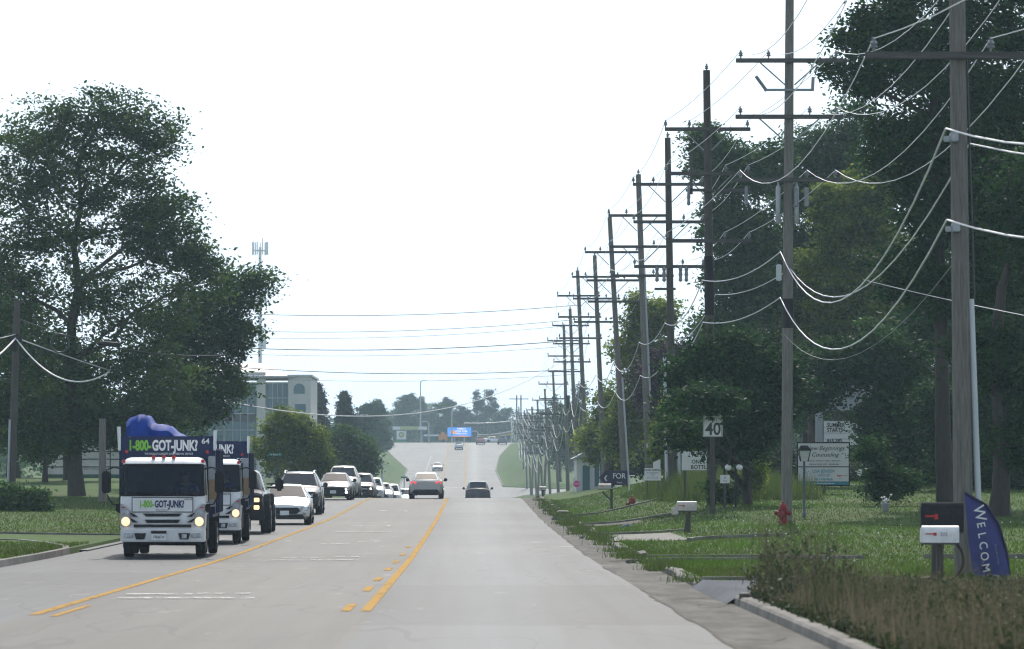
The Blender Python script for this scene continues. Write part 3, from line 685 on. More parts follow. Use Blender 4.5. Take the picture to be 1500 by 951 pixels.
# right hand wall of trees
Rt=[
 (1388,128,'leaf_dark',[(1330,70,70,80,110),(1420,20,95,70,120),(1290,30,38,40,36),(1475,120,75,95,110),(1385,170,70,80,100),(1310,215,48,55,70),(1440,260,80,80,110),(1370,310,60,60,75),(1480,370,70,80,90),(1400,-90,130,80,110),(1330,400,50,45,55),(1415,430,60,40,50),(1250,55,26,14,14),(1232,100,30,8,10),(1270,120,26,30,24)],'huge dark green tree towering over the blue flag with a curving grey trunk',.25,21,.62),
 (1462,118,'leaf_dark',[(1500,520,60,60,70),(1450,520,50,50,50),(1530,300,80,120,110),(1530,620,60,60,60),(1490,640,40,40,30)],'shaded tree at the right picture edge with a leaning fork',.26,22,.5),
 (1420,150,'leaf_dark',[(1400,650,46,50,85),(1450,630,50,55,90),(1505,650,50,55,90),(1440,690,50,28,60),(1500,700,46,26,50),(1380,600,40,40,60),(1470,570,50,40,70),(1540,600,50,60,70)],'low dark tree added to deepen the shade behind the nearest pole',.2,35,.25),  # put in to darken the bright gap behind the trunks
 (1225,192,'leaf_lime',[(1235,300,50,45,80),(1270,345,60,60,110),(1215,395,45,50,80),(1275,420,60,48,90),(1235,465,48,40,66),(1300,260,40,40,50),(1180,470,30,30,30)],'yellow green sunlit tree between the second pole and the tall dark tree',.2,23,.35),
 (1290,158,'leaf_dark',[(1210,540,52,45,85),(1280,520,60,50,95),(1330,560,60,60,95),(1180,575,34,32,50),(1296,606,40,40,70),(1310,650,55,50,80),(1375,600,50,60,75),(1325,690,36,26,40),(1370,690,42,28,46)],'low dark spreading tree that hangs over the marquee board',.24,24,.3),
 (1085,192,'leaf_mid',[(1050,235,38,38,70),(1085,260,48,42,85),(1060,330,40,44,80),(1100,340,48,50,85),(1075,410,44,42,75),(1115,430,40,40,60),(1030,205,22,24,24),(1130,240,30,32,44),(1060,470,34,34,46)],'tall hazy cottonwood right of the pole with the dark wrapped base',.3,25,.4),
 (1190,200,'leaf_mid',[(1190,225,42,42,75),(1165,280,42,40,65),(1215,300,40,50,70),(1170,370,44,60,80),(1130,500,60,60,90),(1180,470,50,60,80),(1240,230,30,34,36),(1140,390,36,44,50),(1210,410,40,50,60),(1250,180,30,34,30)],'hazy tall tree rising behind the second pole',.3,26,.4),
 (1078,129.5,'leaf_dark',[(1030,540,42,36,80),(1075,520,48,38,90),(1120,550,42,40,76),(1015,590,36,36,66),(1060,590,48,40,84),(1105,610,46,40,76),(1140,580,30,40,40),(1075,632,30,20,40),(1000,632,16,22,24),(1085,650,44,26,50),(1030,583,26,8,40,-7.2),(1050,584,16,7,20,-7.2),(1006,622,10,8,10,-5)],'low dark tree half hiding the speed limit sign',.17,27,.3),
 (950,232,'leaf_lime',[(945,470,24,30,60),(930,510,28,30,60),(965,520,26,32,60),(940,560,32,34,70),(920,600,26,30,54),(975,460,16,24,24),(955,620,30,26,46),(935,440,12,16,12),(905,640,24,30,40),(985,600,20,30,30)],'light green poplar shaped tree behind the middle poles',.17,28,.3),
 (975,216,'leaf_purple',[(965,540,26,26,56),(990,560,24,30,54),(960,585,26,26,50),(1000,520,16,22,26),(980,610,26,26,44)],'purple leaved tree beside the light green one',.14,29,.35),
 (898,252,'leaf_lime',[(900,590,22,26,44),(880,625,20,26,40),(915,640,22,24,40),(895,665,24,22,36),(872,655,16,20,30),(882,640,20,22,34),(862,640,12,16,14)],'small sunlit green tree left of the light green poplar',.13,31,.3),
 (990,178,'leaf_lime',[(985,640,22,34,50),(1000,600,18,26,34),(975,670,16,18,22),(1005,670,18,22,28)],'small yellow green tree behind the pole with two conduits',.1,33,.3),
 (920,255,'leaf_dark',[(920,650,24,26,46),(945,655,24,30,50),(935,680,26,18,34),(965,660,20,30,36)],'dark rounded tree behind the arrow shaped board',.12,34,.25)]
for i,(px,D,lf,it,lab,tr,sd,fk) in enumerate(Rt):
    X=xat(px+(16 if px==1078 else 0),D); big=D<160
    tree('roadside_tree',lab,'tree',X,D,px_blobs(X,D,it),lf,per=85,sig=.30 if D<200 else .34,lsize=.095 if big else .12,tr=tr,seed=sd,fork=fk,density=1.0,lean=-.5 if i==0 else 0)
# dense belt behind so that no sky shows low down
back=[(1180,235,330,700,60),(1300,215,150,700,75),(1420,205,60,700,80),(1060,250,470,700,50),(1500,190,100,700,80),(1010,300,540,700,40),(1380,175,420,705,60),(1500,160,420,705,70),(1240,240,420,705,60),(1120,235,480,700,50)]
for i,(px,D,yt,yb,hw) in enumerate(back):
    rng=random.Random(90+i); it=[]
    for k in range(12):
        f=rng.uniform(.1,.92); it.append((px+rng.uniform(-1,1)*hw*(1-.3*f),yb-(yb-yt)*f,hw*rng.uniform(.4,.6),(yb-yt)*rng.uniform(.09,.14),30))
    X=xat(px,D)
    tree('roadside_tree','shaded tree deep in the belt behind the right hand roadside trees','tree',X,D,px_blobs(X,D,it),'leaf_dark',per=60,sig=.55,lsize=.17,tr=.25,seed=100+i,group='trees deep in the right hand belt',fork=.4,twigs=.4)
shr=[(1148,158,[(1135,690,26,26,50),(1160,700,24,22,44),(1150,670,18,14,22)],'leaf_grey','grey green round shrub left of the counselling sign'),
 (1100,138,[(1100,700,14,18,26),(1108,680,8,14,12),(1090,712,12,10,16)],'leaf_lime','yellow green shrub beside the twin globe lamps'),
 (1066,132,[(1062,725,16,12,26),(1075,715,13,12,20),(1050,715,10,14,16)],'leaf_mid','dark low shrub at the foot of the twin globe lamps'),
 (1300,128,[(1290,700,26,30,44),(1320,705,26,26,40),(1275,660,20,22,24)],'leaf_dark','dark shrub at the right end of the pale lot'),
 (1240,168,[(1250,695,16,24,26),(1225,700,14,18,20)],'leaf_grey','upright grey green shrub behind the counselling sign')]
for i,(px,D,it,lf,lab) in enumerate(shr):
    X=xat(px,D); tree('shrub',lab,'shrub',X,D,px_blobs(X,D,it),lf,per=60,sig=.18,lsize=.07,tr=.05,seed=130+i,fork=.2)
# far-off wood closing the view along the ridge and both sides
def wood(seed=77):
    rg=np.random.default_rng(seed); B=[]
    for i in range(420):
        D=rg.uniform(1060,1400); X=rg.uniform(-260,260) if i%2 else rg.uniform(-45,30); h=rg.uniform(4,9) if i%2 else rg.uniform(7,13); B.append((X,D,zr(D)+h*.5,rg.uniform(4,7),4,h*.55,16))
    for i in range(70):
        D=rg.uniform(330,980); X=-rg.uniform(34,120)-D*.05; h=rg.uniform(7,11); B.append((X,D,gz(X,D)+h*.45,rg.uniform(4,7),4,h*.55,24))
    for i in range(70):
        D=rg.uniform(260,980); X=rg.uniform(26,110)+D*.012; h=rg.uniform(8,14); B.append((X,D,gz(X,D)+h*.45,rg.uniform(4,7),4,h*.55,24))
    for i in range(40):
        D=rg.uniform(150,330); X=rg.uniform(42,90); h=rg.uniform(14,20); B.append((X,D,gz(X,D)+h*.45,rg.uniform(4,7),4,h*.55,26))
    for i in range(16):
        D=rg.uniform(225,330); X=-rg.uniform(38,70); h=rg.uniform(10,15); B.append((X,D,gz(X,D)+h*.45,rg.uniform(4,7),4,h*.55,26))
    root=bpy.data.objects.new('tmp',None)
    crown('far_wood',None,B,34,1.0,.42,M['leaf_mid'],rg)
    return bpy.data.objects['far_wood']
stuff(wood(),'far-off hazy woodland closing the view on both sides','woodland')
# ================================================================== POLES AND WIRES
_mesh={}
def shared(name,key,fn,m,parent,loc,rz=0,ry=0):
    if key not in _mesh:
        o=fn().build(name,m,None,smooth=.7); _mesh[key]=o.data; bpy.data.objects.remove(o)
    o=link(name,_mesh[key],m,parent,loc); o.rotation_euler=(0,ry,rz); return o
def ins_mb():
    return MB().lathe([(.02,0),(.025,.06),(.065,.07),(.07,.1),(.04,.12),(.06,.14),(.06,.17),(.03,.2),(.035,.24),(.02,.26)],n=10)
def arm(parent,x,y,z,L,ins,m='arm_wood',brace=True,tilt=0,lean=0):
    a=MB().box((0,0,0),(L,.11,.13)).build('crossarm',M[m],parent,bevel=.012,loc=(x,y,z)); a.rotation_euler=(0,tilt,0)
    for k in ins: shared('insulator','ins',ins_mb,M['insulator'],a,(k,0,.065))
    if brace:
        for s in (-1,1):
            MB().tube([(s*L*.28,0,-.05),(s*.14,0,-.75)],.022,4).build('brace',M['galv'],a)
    return a
POLES=[ # px base, D, px top, top z, ground offset tweak, arms (z, [insulator x], kind), wood, label
 (1412,66,1399,13.4,[(12.4,),(10.8,),(9.08,)],'wood','nearest grey utility pole, with a pale conduit, beside the blue flag'),
 (1152,115,1157,17.2,[(14.35,),(12.63,),(10.7,)],'wood','tall utility pole standing right behind the red hydrant'),
 (1043,134,1035,16.1,[(13.98,),(12.4,),(10.0,)],'dark_wood','dark stained utility pole behind the speed limit sign'),
 (986,160,978,16.0,[(14.0,),(12.4,),(10.5,)],'dark_wood','utility pole flanked by two grey conduits on the grassy mound'),
 (951,181,935,16.1,[(14.1,),(12.6,),(11.2,)],'wood','leaning utility pole with a small white tag behind the hiring sign'),
 (916,213,893,16.2,[(14.2,),(12.6,),(11.4,)],'wood','utility pole leaning left with a pale conduit, right of the arrow board'),
 (886,242,871,15.7,[(14.3,),(12.9,),(11.4,)],'wood','utility pole rising behind the mailbox on a braced post'),
 (861,266,846,16.0,[(14.2,),(12.7,),(11.2,)],'wood','seventh pole of the row, with a dark band low down near the pink sign'),
 (846,310,835,15.2,[(13.8,),(12.3,),(10.8,)],'wood','brownish utility pole just left of the pink sign'),
 (832,340,826,14.9,[(13.6,),(12.2,),(10.8,)],'wood','utility pole with a dark wrapped band, ninth along the row')]
TOPS={}
OFFS=((-1.5,-.65,1.42),(-1.5,.62,1.42),(-1.5,.55,1.42))
def pole(pxb,D,pxt,ztop,arms,wd,lab,r=.165,group='wooden utility poles along the right verge',far=False):
    X=xat(pxb,D); z0=gz(X,D)-.15; t=thing('utility_pole',lab,'utility pole',(X,D,z0),group=group)
    H=ztop-z0; dx=(pxt-pxb)/(F/D)
    MB().tube([(dx*f,0,H*f) for f in (0,.25,.5,.75,1)],[r*1.05,r,r*.93,r*.85,r*.75],12 if not far else 8).build('shaft',M[wd],t,smooth=.9)
    pts=[]
    for i,a in enumerate(arms):
        z=a[0]; x=dx*(z-z0)/H; L=3.3 if D<125 else 3.05
        arm(t,x,-r-.03,z-z0,L,OFFS[i],brace=(i<2))
        pts.append([(X+x+o,D-r-.03,z+.3) for o in OFFS[i]])
    if not far: shared('insulator','ins',ins_mb,M['insulator'],t,(dx,0,H-.02))
    TOPS[round(D)]=(X,dx,z0,H,pts); return t
PT=[pole(*p) for p in POLES]
farp=[(818,385,810,12.0),(806,430,798,11.2),(795,480,787,10.9),(786,530,779,10.9),(778,580,772,11.2),(772,630,768,12.0),(767,680,763,13.0),(763,740,760,14.5),(797,455,803,9.5),(788,505,792,8.6),(779,555,783,9.4)]
for i,(a,D,b,zt) in enumerate(farp):
    ar=[(zt-1.3,),(zt-2.8,),(zt-4.4,)]
    pole(a,D,b,zt,ar,'wood','small distant utility pole crowded into the row beyond the road crest' ,r=.15,far=True,group='distant poles beyond the road crest')
X,D=xat(760,885),885
tw=thing('twin_pole','far pair of poles sharing one crossarm against the sky on the distant hilltop','utility pole',(X,D,gz(X,D)-.2))
for s in (-.5,.5): MB().tube([(s,0,0),(s,0,11.5)],[.2,.16],8).build('shaft',M['dark_wood'],tw)
MB().box((0,-.2,10.6),(4.6,.15,.2)).build('crossarm',M['arm_wood'],tw)
# fittings
def part_at(t,mb,name,m,**k): return mb.build(name,M[m],t,**k)
t=PT[0]
part_at(t,MB().tube([(.30,-.03,.0),(.12,-.03,5.0)],.055,8),'conduit','conduit',smooth=.9)
part_at(t,MB().tube([(.18,-.02,5.0),(.05,-.02,9.2)],.018,6),'riser_cable','black_cable')
for z,x in ((7.78,-.2),(6.2,-.17)):
    part_at(t,MB().box((x,-.2,z+.05),(.14,.2,.16)).box((x-.12,-.2,z+.02),(.12,.08,.1)),'cable_clamp','galv',bevel=.015)
t=PT[1]
part_at(t,MB().tube([(.045,0,6.05),(.05,0,6.95)],.176,14),'black_wrap','black_plastic',smooth=.9)
for x in (-.26,.30): part_at(t,MB().lathe([(.05,9.35),(.075,9.4),(.075,10.45),(.03,10.55),(.03,10.7)],(x,-.08,-.1),10),'riser_tube','galv',smooth=.7)
for x in (.28,.6): part_at(t,MB().lathe([(.03,-.3),(.075,-.26),(.06,-.1),(.075,0),(.06,.1),(.075,.24),(.03,.3)],(x,-.2,10.05),10),'lightning_arrester','insulator',smooth=.7)
part_at(t,MB().box((.05,-.2,13.33),(1.5,.08,.07)).tube([(-.62,-.2,13.3),(-.95,-.2,13.75)],.05,8).tube([(.78,-.2,13.3),(.8,-.2,13.72)],.05,8),'cutout_bracket','insulator')
part_at(t,MB().box((-.24,-.1,7.75),(.16,.12,.5)),'junction_box','conduit',bevel=.02)
t=PT[2]
part_at(t,MB().tube([(-.085,0,6.9),(-.11,0,9.0)],.178,12),'black_wrap','black_plastic',smooth=.9)
part_at(t,MB().box((.2,-.2,11.35),(2.3,.09,.1)).box((-.75,-.2,11.9),(.1,.09,1.4)),'switch_arm','arm_wood')
for x in (-.85,1.2): part_at(t,MB().lathe([(.03,-.4),(.07,-.35),(.05,-.2),(.07,-.1),(.05,.05),(.07,.15),(.03,.3)],(x,-.25,11.2),9),'lightning_arrester','insulator',smooth=.7)
t=PT[3]
for x,h in ((-.27,5.6),(.27,4.4)): part_at(t,MB().tube([(x,-.05,.1),(x-.1,-.05,h)],.075,8),'conduit','conduit',smooth=.9)
part_at(t,MB().box((-.05,-.1,2.6),(.7,.22,.12)),'strap','black_plastic')
part_at(t,MB().box((-.35,-.15,8.5),(.9,.1,.1)),'bracket','arm_wood')
for x in (-.7,-.4,.3,.55): part_at(t,MB().lathe([(.03,-.5),(.09,-.44),(.06,-.3),(.09,-.2),(.06,-.05),(.09,.05),(.03,.16)],(x,-.25,9.3),9),'fused_cutout','insulator',smooth=.7)
part_at(PT[4],MB().box((-.1,-.19,1.9),(.1,.03,.22)),'tag','sign_white')
part_at(PT[4],MB().tube([(.05,-.06,4),(-.25,-.06,10.5)],.06,8),'conduit','galv')
part_at(PT[5],MB().tube([(.22,-.05,.1),(-.18,-.05,6.5)],.06,8),'conduit','conduit')
part_at(PT[8],MB().tube([(-.02,0,4.2),(-.05,0,5.4)],.2,10),'black_wrap','black_plastic')
part_at(PT[9],MB().tube([(-.02,0,7.6),(-.03,0,8.8)],.2,10),'black_wrap','black_plastic')
# wires: each one runs along the whole row
def catenary(a,b,sag,n=12):
    a,b=Vector(a),Vector(b); return [a.lerp(b,i/n)-Vector((0,0,sag*4*(i/n)*(1-i/n))) for i in range(n+1)]
def run(pts,sag,r,m,name,label,cat='wire',n=12,group=None):
    P=[]
    for i in range(len(pts)-1):
        L=(Vector(pts[i+1])-Vector(pts[i])).length; P+=catenary(pts[i],pts[i+1],sag*(L/38)**2*(1 if L<80 else .5) if L<80 else sag*2.2,n)[(1 if i else 0):]
    o=MB().tube(P,r,5).build(name,M[m],smooth=1.5); tag(o,label,cat,group); return o
order=sorted(TOPS)
near=[(66)]
lvl=('topmost','middle','lowest'); pos=(('left end','left of the shaft','right end'),('left end','right of the shaft','right end'),('left end','right of the shaft','right end'))
for l in range(3):
    for k in range(3):
        p=[TOPS[d][4][l][k] for d in order]
        f=p[0]; p0=(f[0]+1.6,26,f[2]+.4)
        run([p0]+p,.75,.0105,'wire','power_wire',f'power wire at the {pos[l][k]} on the {lvl[l]} crossarms, right pole row',group='power wires along the right pole row')
cab=[(7.8,-.2),(6.2,-.2)]
zc={66:(7.8,6.2),115:(8.5,7.1),134:(8.6,7.1),160:(8.1,6.5),181:(8.0,6.4),213:(8.0,6.3),242:(8,6.3),266:(8,6.3),310:(7.6,6),340:(7.4,5.8)}
for q,(lab) in enumerate(('thick pale cable slung above the lowest one along the right poles','thick smooth pale cable, lowest of those along the right poles')):
    p=[]
    for d in order:
        X,dx,z0,H,pts=TOPS[d]; z=zc[d][q] if d in zc else z0+H-(5.5+1.5*q); p.append((X+dx*(z-z0)/H-.25,d-.2,z))
    p0=(p[0][0]+2.6,26,p[0][2]-.2); run([p0]+p,1.35 if q==0 else 1.15,.019,'cable','telephone_cable',lab,n=16)
    if q==0:   # lashing wire twisted round the messenger
        pass
X,dx,z0,H,pts=TOPS[66]
run([(X+5,26,6.2),(X+.1,66,7.55),(xat(1148,115)+.2,115,8.0),(xat(1040,134)+.2,134,8.1),(xat(982,160)+.2,160,7.4)],1.0,.016,'cable','service_wire','thin pale service wire right of the two thick cables',n=14)
run([(xat(1265,120),120,zat(410,120)),(xat(1500,105)+1,105,zat(472,105))],.3,.012,'cable','service_wire','thin house wire running down to the right behind the nearest pole')
run([(xat(1148,115),115,6.0),(xat(1398,66.5),66.5,5.5)],.75,.005,'galv','service_wire','faint thin wire looping low between the first two poles')
# wires crossing the road at the crest, from a pole among the left trees
XL2,DL2=xat(262,274),274
lp=thing('utility_pole','left pole among the trees holding the road crossing wires','utility pole',(XL2,DL2,gz(XL2,DL2)-.1))
MB().tube([(0,0,0),(0,0,14.6)],[.17,.13],10).build('shaft',M['wood'],lp)
MB().box((0,-.2,13.6),(2.6,.1,.12)).build('crossarm',M['arm_wood'],lp)
for i,(y0,y1,r,lab) in enumerate([(461,447,.022,'uppermost'),(487,468,.018,'second'),(497,476,.012,'third, thinner'),(511,498,.03,'fourth, thicker'),(520,506,.012,'fifth, faint'),(537,541,.026,'sixth, level'),(553,548,.012,'lowest, faint')]):
    a=(XL2,DL2,zat(y0-6,DL2)); b=(xat(846,267),267,zat(y1,267))
    o=MB().tube(catenary(a,b,.55,20),r,5).build('crossing_wire',M['black_cable'],smooth=1.5)
    tag(o,f'{lab} of the dark wires crossing the road against the white sky','wire','wires crossing the road')
# left pole with its cables
X,D=xat(16,150),150
z0=gz(X,D)-.1
p=thing('utility_pole','brown leaning utility pole at the left edge with cable hub and grey conduit','utility pole',(X,D,z0))
H=zat(440,D)-z0; dx=.25
MB().tube([(0,0,0),(dx*.5,0,H/2),(dx,0,H)],[.16,.15,.125],12).build('shaft',M['dark_wood'],p,smooth=.9)
MB().tube([(-.12,-.14,.1),(-.02,-.14,3.6)],.05,8).build('conduit',M['galv'],p)
MB().box((dx*.8,-.12,H-1.55),(.5,.3,.34)).box((dx*.8-.05,-.1,H-1.9),(.3,.2,.3)).build('cable_hub',M['black_plastic'],p,bevel=.05)
hub=(X+dx*.8,D-.2,z0+H-1.5)
o=MB().tube(catenary(hub,(xat(838,325),322,11.9),4.2,30),.03,5).build('crossing_cable',M['cable'],smooth=1.5); tag(o,'long pale cable sagging from the left pole across the road to the far right poles','cable')
o=MB().tube(catenary(hub,(xat(160,146),146,zat(545,146)),.95,20),.03,6).build('drop_cable',M['cable'],smooth=1.5); tag(o,'thick pale cable hanging in a deep loop under the left tree','cable')
o=MB().tube(catenary((hub[0],D,hub[2]),(xat(-80,120),120,zat(560,120)),.3,10),.035,6).build('drop_cable',M['cable'],smooth=1.5); tag(o,'thick pale cable running off the left edge from the pole hub','cable')
o=MB().tube(catenary((hub[0],D,hub[2]+.15),(xat(-60,140),140,zat(500,140)),.1,10),.02,6).build('drop_cable',M['cable'],smooth=1.5); tag(o,'short wiry pale cable entering from the left edge at hub height','cable')
a,b=(xat(24,150),150,zat(466,150)),(xat(330,172),172,zat(520,172))
o=MB().tube(catenary(a,b,.5,16),.02,5).build('span_cable',M['black_cable'],smooth=1.5); tag(o,'dark cable from the left pole top through the big tree','cable')
cx,cz=xat(88,152),zat(503,152)
o=MB().tube([(cx+.37*math.cos(t),152+.04*math.sin(3*t),cz+.37*math.sin(t)) for t in np.linspace(0,4*math.pi,49)],.035,6).build('cable_coil',M['black_cable'],smooth=1.5); tag(o,'ring of coiled black cable hung in front of the left tree','cable coil')
o=MB().tube([(xat(142,154),154,zat(502,154)),(xat(146,154),154,zat(503,154)),(xat(172,154),154,zat(505,154)),(xat(176,154),154,zat(505,154))],[.03,.1,.1,.03],8).build('splice_case',M['black_plastic'],smooth=1); tag(o,'black splice case on the dark cable in the left tree','splice case')
X,D=xat(150,158),158
o=MB().tube([(0,0,0),(0,0,3.6)],[.17,.14],12).build('cut_post',M['wood'],smooth=.9,loc=(X,D,gz(X,D)-.1)); tag(o,'grey wooden post under the left tree, seen beside the truck mirror','post')
# ================================================================== VEHICLES
def wheel(parent,x,y,r,w,rim=True):
    """tyre with tread shoulders, rim as its child; axis along X"""
    t=MB().lathe([(r*.62,-w/2),(r*.93,-w/2),(r,-w*.36),(r,w*.36),(r*.93,w/2),(r*.62,w/2)],n=22,axis='X').build('wheel',M['black_rubber'],parent,smooth=.6,loc=(x,y,r))
    if rim:
        s=1 if x>0 else -1; mb=MB().lathe([(r*.64,-.01),(r*.62,.02),(r*.5,.0),(r*.2,.02),(.03,.03)],n=16,axis='X'); 
        for k in range(5):
            a=2*math.pi*k/5; mb.box((.025,math.cos(a)*r*.36,math.sin(a)*r*.36),(.03,r*.5,r*.13),rx=a)
        if s<0: mb.v=[(-a,b,c) for a,b,c in mb.v]
        o=mb.build('rim',M['rim'],t,smooth=.5); o.location=(s*w*.42,0,0)
    return t
def wheels4(parent,x,y0,y1,r,w):
    for y in (y0,y1):
        for s in (-1,1):
            wheel(parent,s*x,y,r,w)
def loft(stations, ringf, closed=True):
    mb=MB(); rings=[ringf(s) for s in stations]; n=len(rings[0])
    V=[p for r_ in rings for p in r_]
    fs=[(i*n+k,i*n+(k+1)%n,(i+1)*n+(k+1)%n,(i+1)*n+k) for i in range(len(rings)-1) for k in range(n)]
    fs+=[tuple(range(n)),tuple((len(rings)-1)*n+k for k in reversed(range(n)))]
    mb.add(V,fs); return mb,rings
def car_ring(st):
    y,w,z0,zb,wt,zt=st
    h=[(0,z0),(w*.80,z0),(w*.96,z0+.10),(w,z0*.45+zb*.55),(w*.985,zb-.06),(w*.945,zb),(wt,zt-min(.07,(zt-zb)*.5)),(wt*.86,zt),(0,zt+.025)]
    return [(x,y,z) for x,z in h]+[(-x,y,z) for x,z in reversed(h[1:-1])]
def patch(rings,i0,i1,a,b,c,d,ins=.06,off=.008):
    """glass pane lying over the body between two stations, following the body's curve from ring point a to b"""
    A=[Vector(rings[i0][k]) for k in range(min(a,b),max(a,b)+1)]; B=[Vector(rings[i1][k]) for k in range(min(a,b),max(a,b)+1)]
    if len(A)>2: ca,cb=(A[0]+A[-1])/2,(B[0]+B[-1])/2; A[0]=A[0].lerp(Vector((ca.x,A[0].y,A[0].z)),ins); A[-1]=A[-1].lerp(Vector((ca.x,A[-1].y,A[-1].z)),ins); B[0]=B[0].lerp(Vector((cb.x,B[0].y,B[0].z)),ins); B[-1]=B[-1].lerp(Vector((cb.x,B[-1].y,B[-1].z)),ins)
    else:
        A,B=[A[0].lerp(A[1],ins),A[1].lerp(A[0],ins)],[B[0].lerp(B[1],ins),B[1].lerp(B[0],ins)]
    A2=[p.lerp(q,ins) for p,q in zip(A,B)]; B2=[q.lerp(p,ins) for p,q in zip(A,B)]
    n=(A2[-1]-A2[0]).cross(B2[0]-A2[0]); n.normalize(); ce=(A2[0]+A2[-1]+B2[0]+B2[-1])/4
    if n.dot(ce-Vector((0,ce.y*.6,.5)))<0: n=-n
    return [p+n*off for p in A2],[p+n*off for p in B2],n
def pane(name,parent,Q,m='car_glass'):
    A,B,n=Q; k=len(A); V=A+B+[p-n*.004 for p in A+B]; fs=[]
    for i in range(k-1): fs+=[(i,i+1,k+i+1,k+i),(2*k+i,3*k+i,3*k+i+1,2*k+i+1)]
    rim=list(range(k))+list(range(2*k-1,k-1,-1)); m_=len(rim)
    fs+=[(rim[i],rim[(i+1)%m_],rim[(i+1)%m_]+2*k,rim[i]+2*k) for i in range(m_)]
    return MB().add(V,fs).build(name,M[m],parent,smooth=.5)
SED=dict(st=[(-2.42,.66,.34,.55,.58,.60),(-2.36,.80,.24,.64,.68,.69),(-2.12,.88,.19,.70,.76,.77),(-1.5,.915,.18,.79,.78,.86),(-.95,.92,.18,.90,.77,.96),(-.15,.92,.18,.93,.60,1.37),(.55,.92,.18,.95,.585,1.42),(1.2,.915,.18,.97,.565,1.35),(1.88,.90,.20,.98,.68,1.04),(2.28,.86,.26,.96,.70,1.03),(2.42,.76,.36,.86,.64,.93)],ws=(4,5),rw=(7,8),sw=(4,8),ax=(-1.45,1.35),wr=.33,belt=.93)
SUV=dict(st=[(-2.40,.70,.36,.72,.62,.80),(-2.33,.84,.27,.84,.72,.93),(-2.05,.92,.22,.92,.80,1.02),(-1.4,.95,.22,1.00,.82,1.10),(-.95,.96,.22,1.06,.82,1.14),(-.25,.96,.22,1.10,.66,1.65),(.6,.96,.22,1.12,.66,1.72),(1.75,.955,.23,1.13,.64,1.68),(2.22,.93,.26,1.12,.70,1.22),(2.36,.90,.32,1.05,.72,1.14),(2.42,.84,.40,.90,.70,.98)],ws=(4,5),rw=(7,8),sw=(4,8),ax=(-1.45,1.42),wr=.37,belt=1.1)
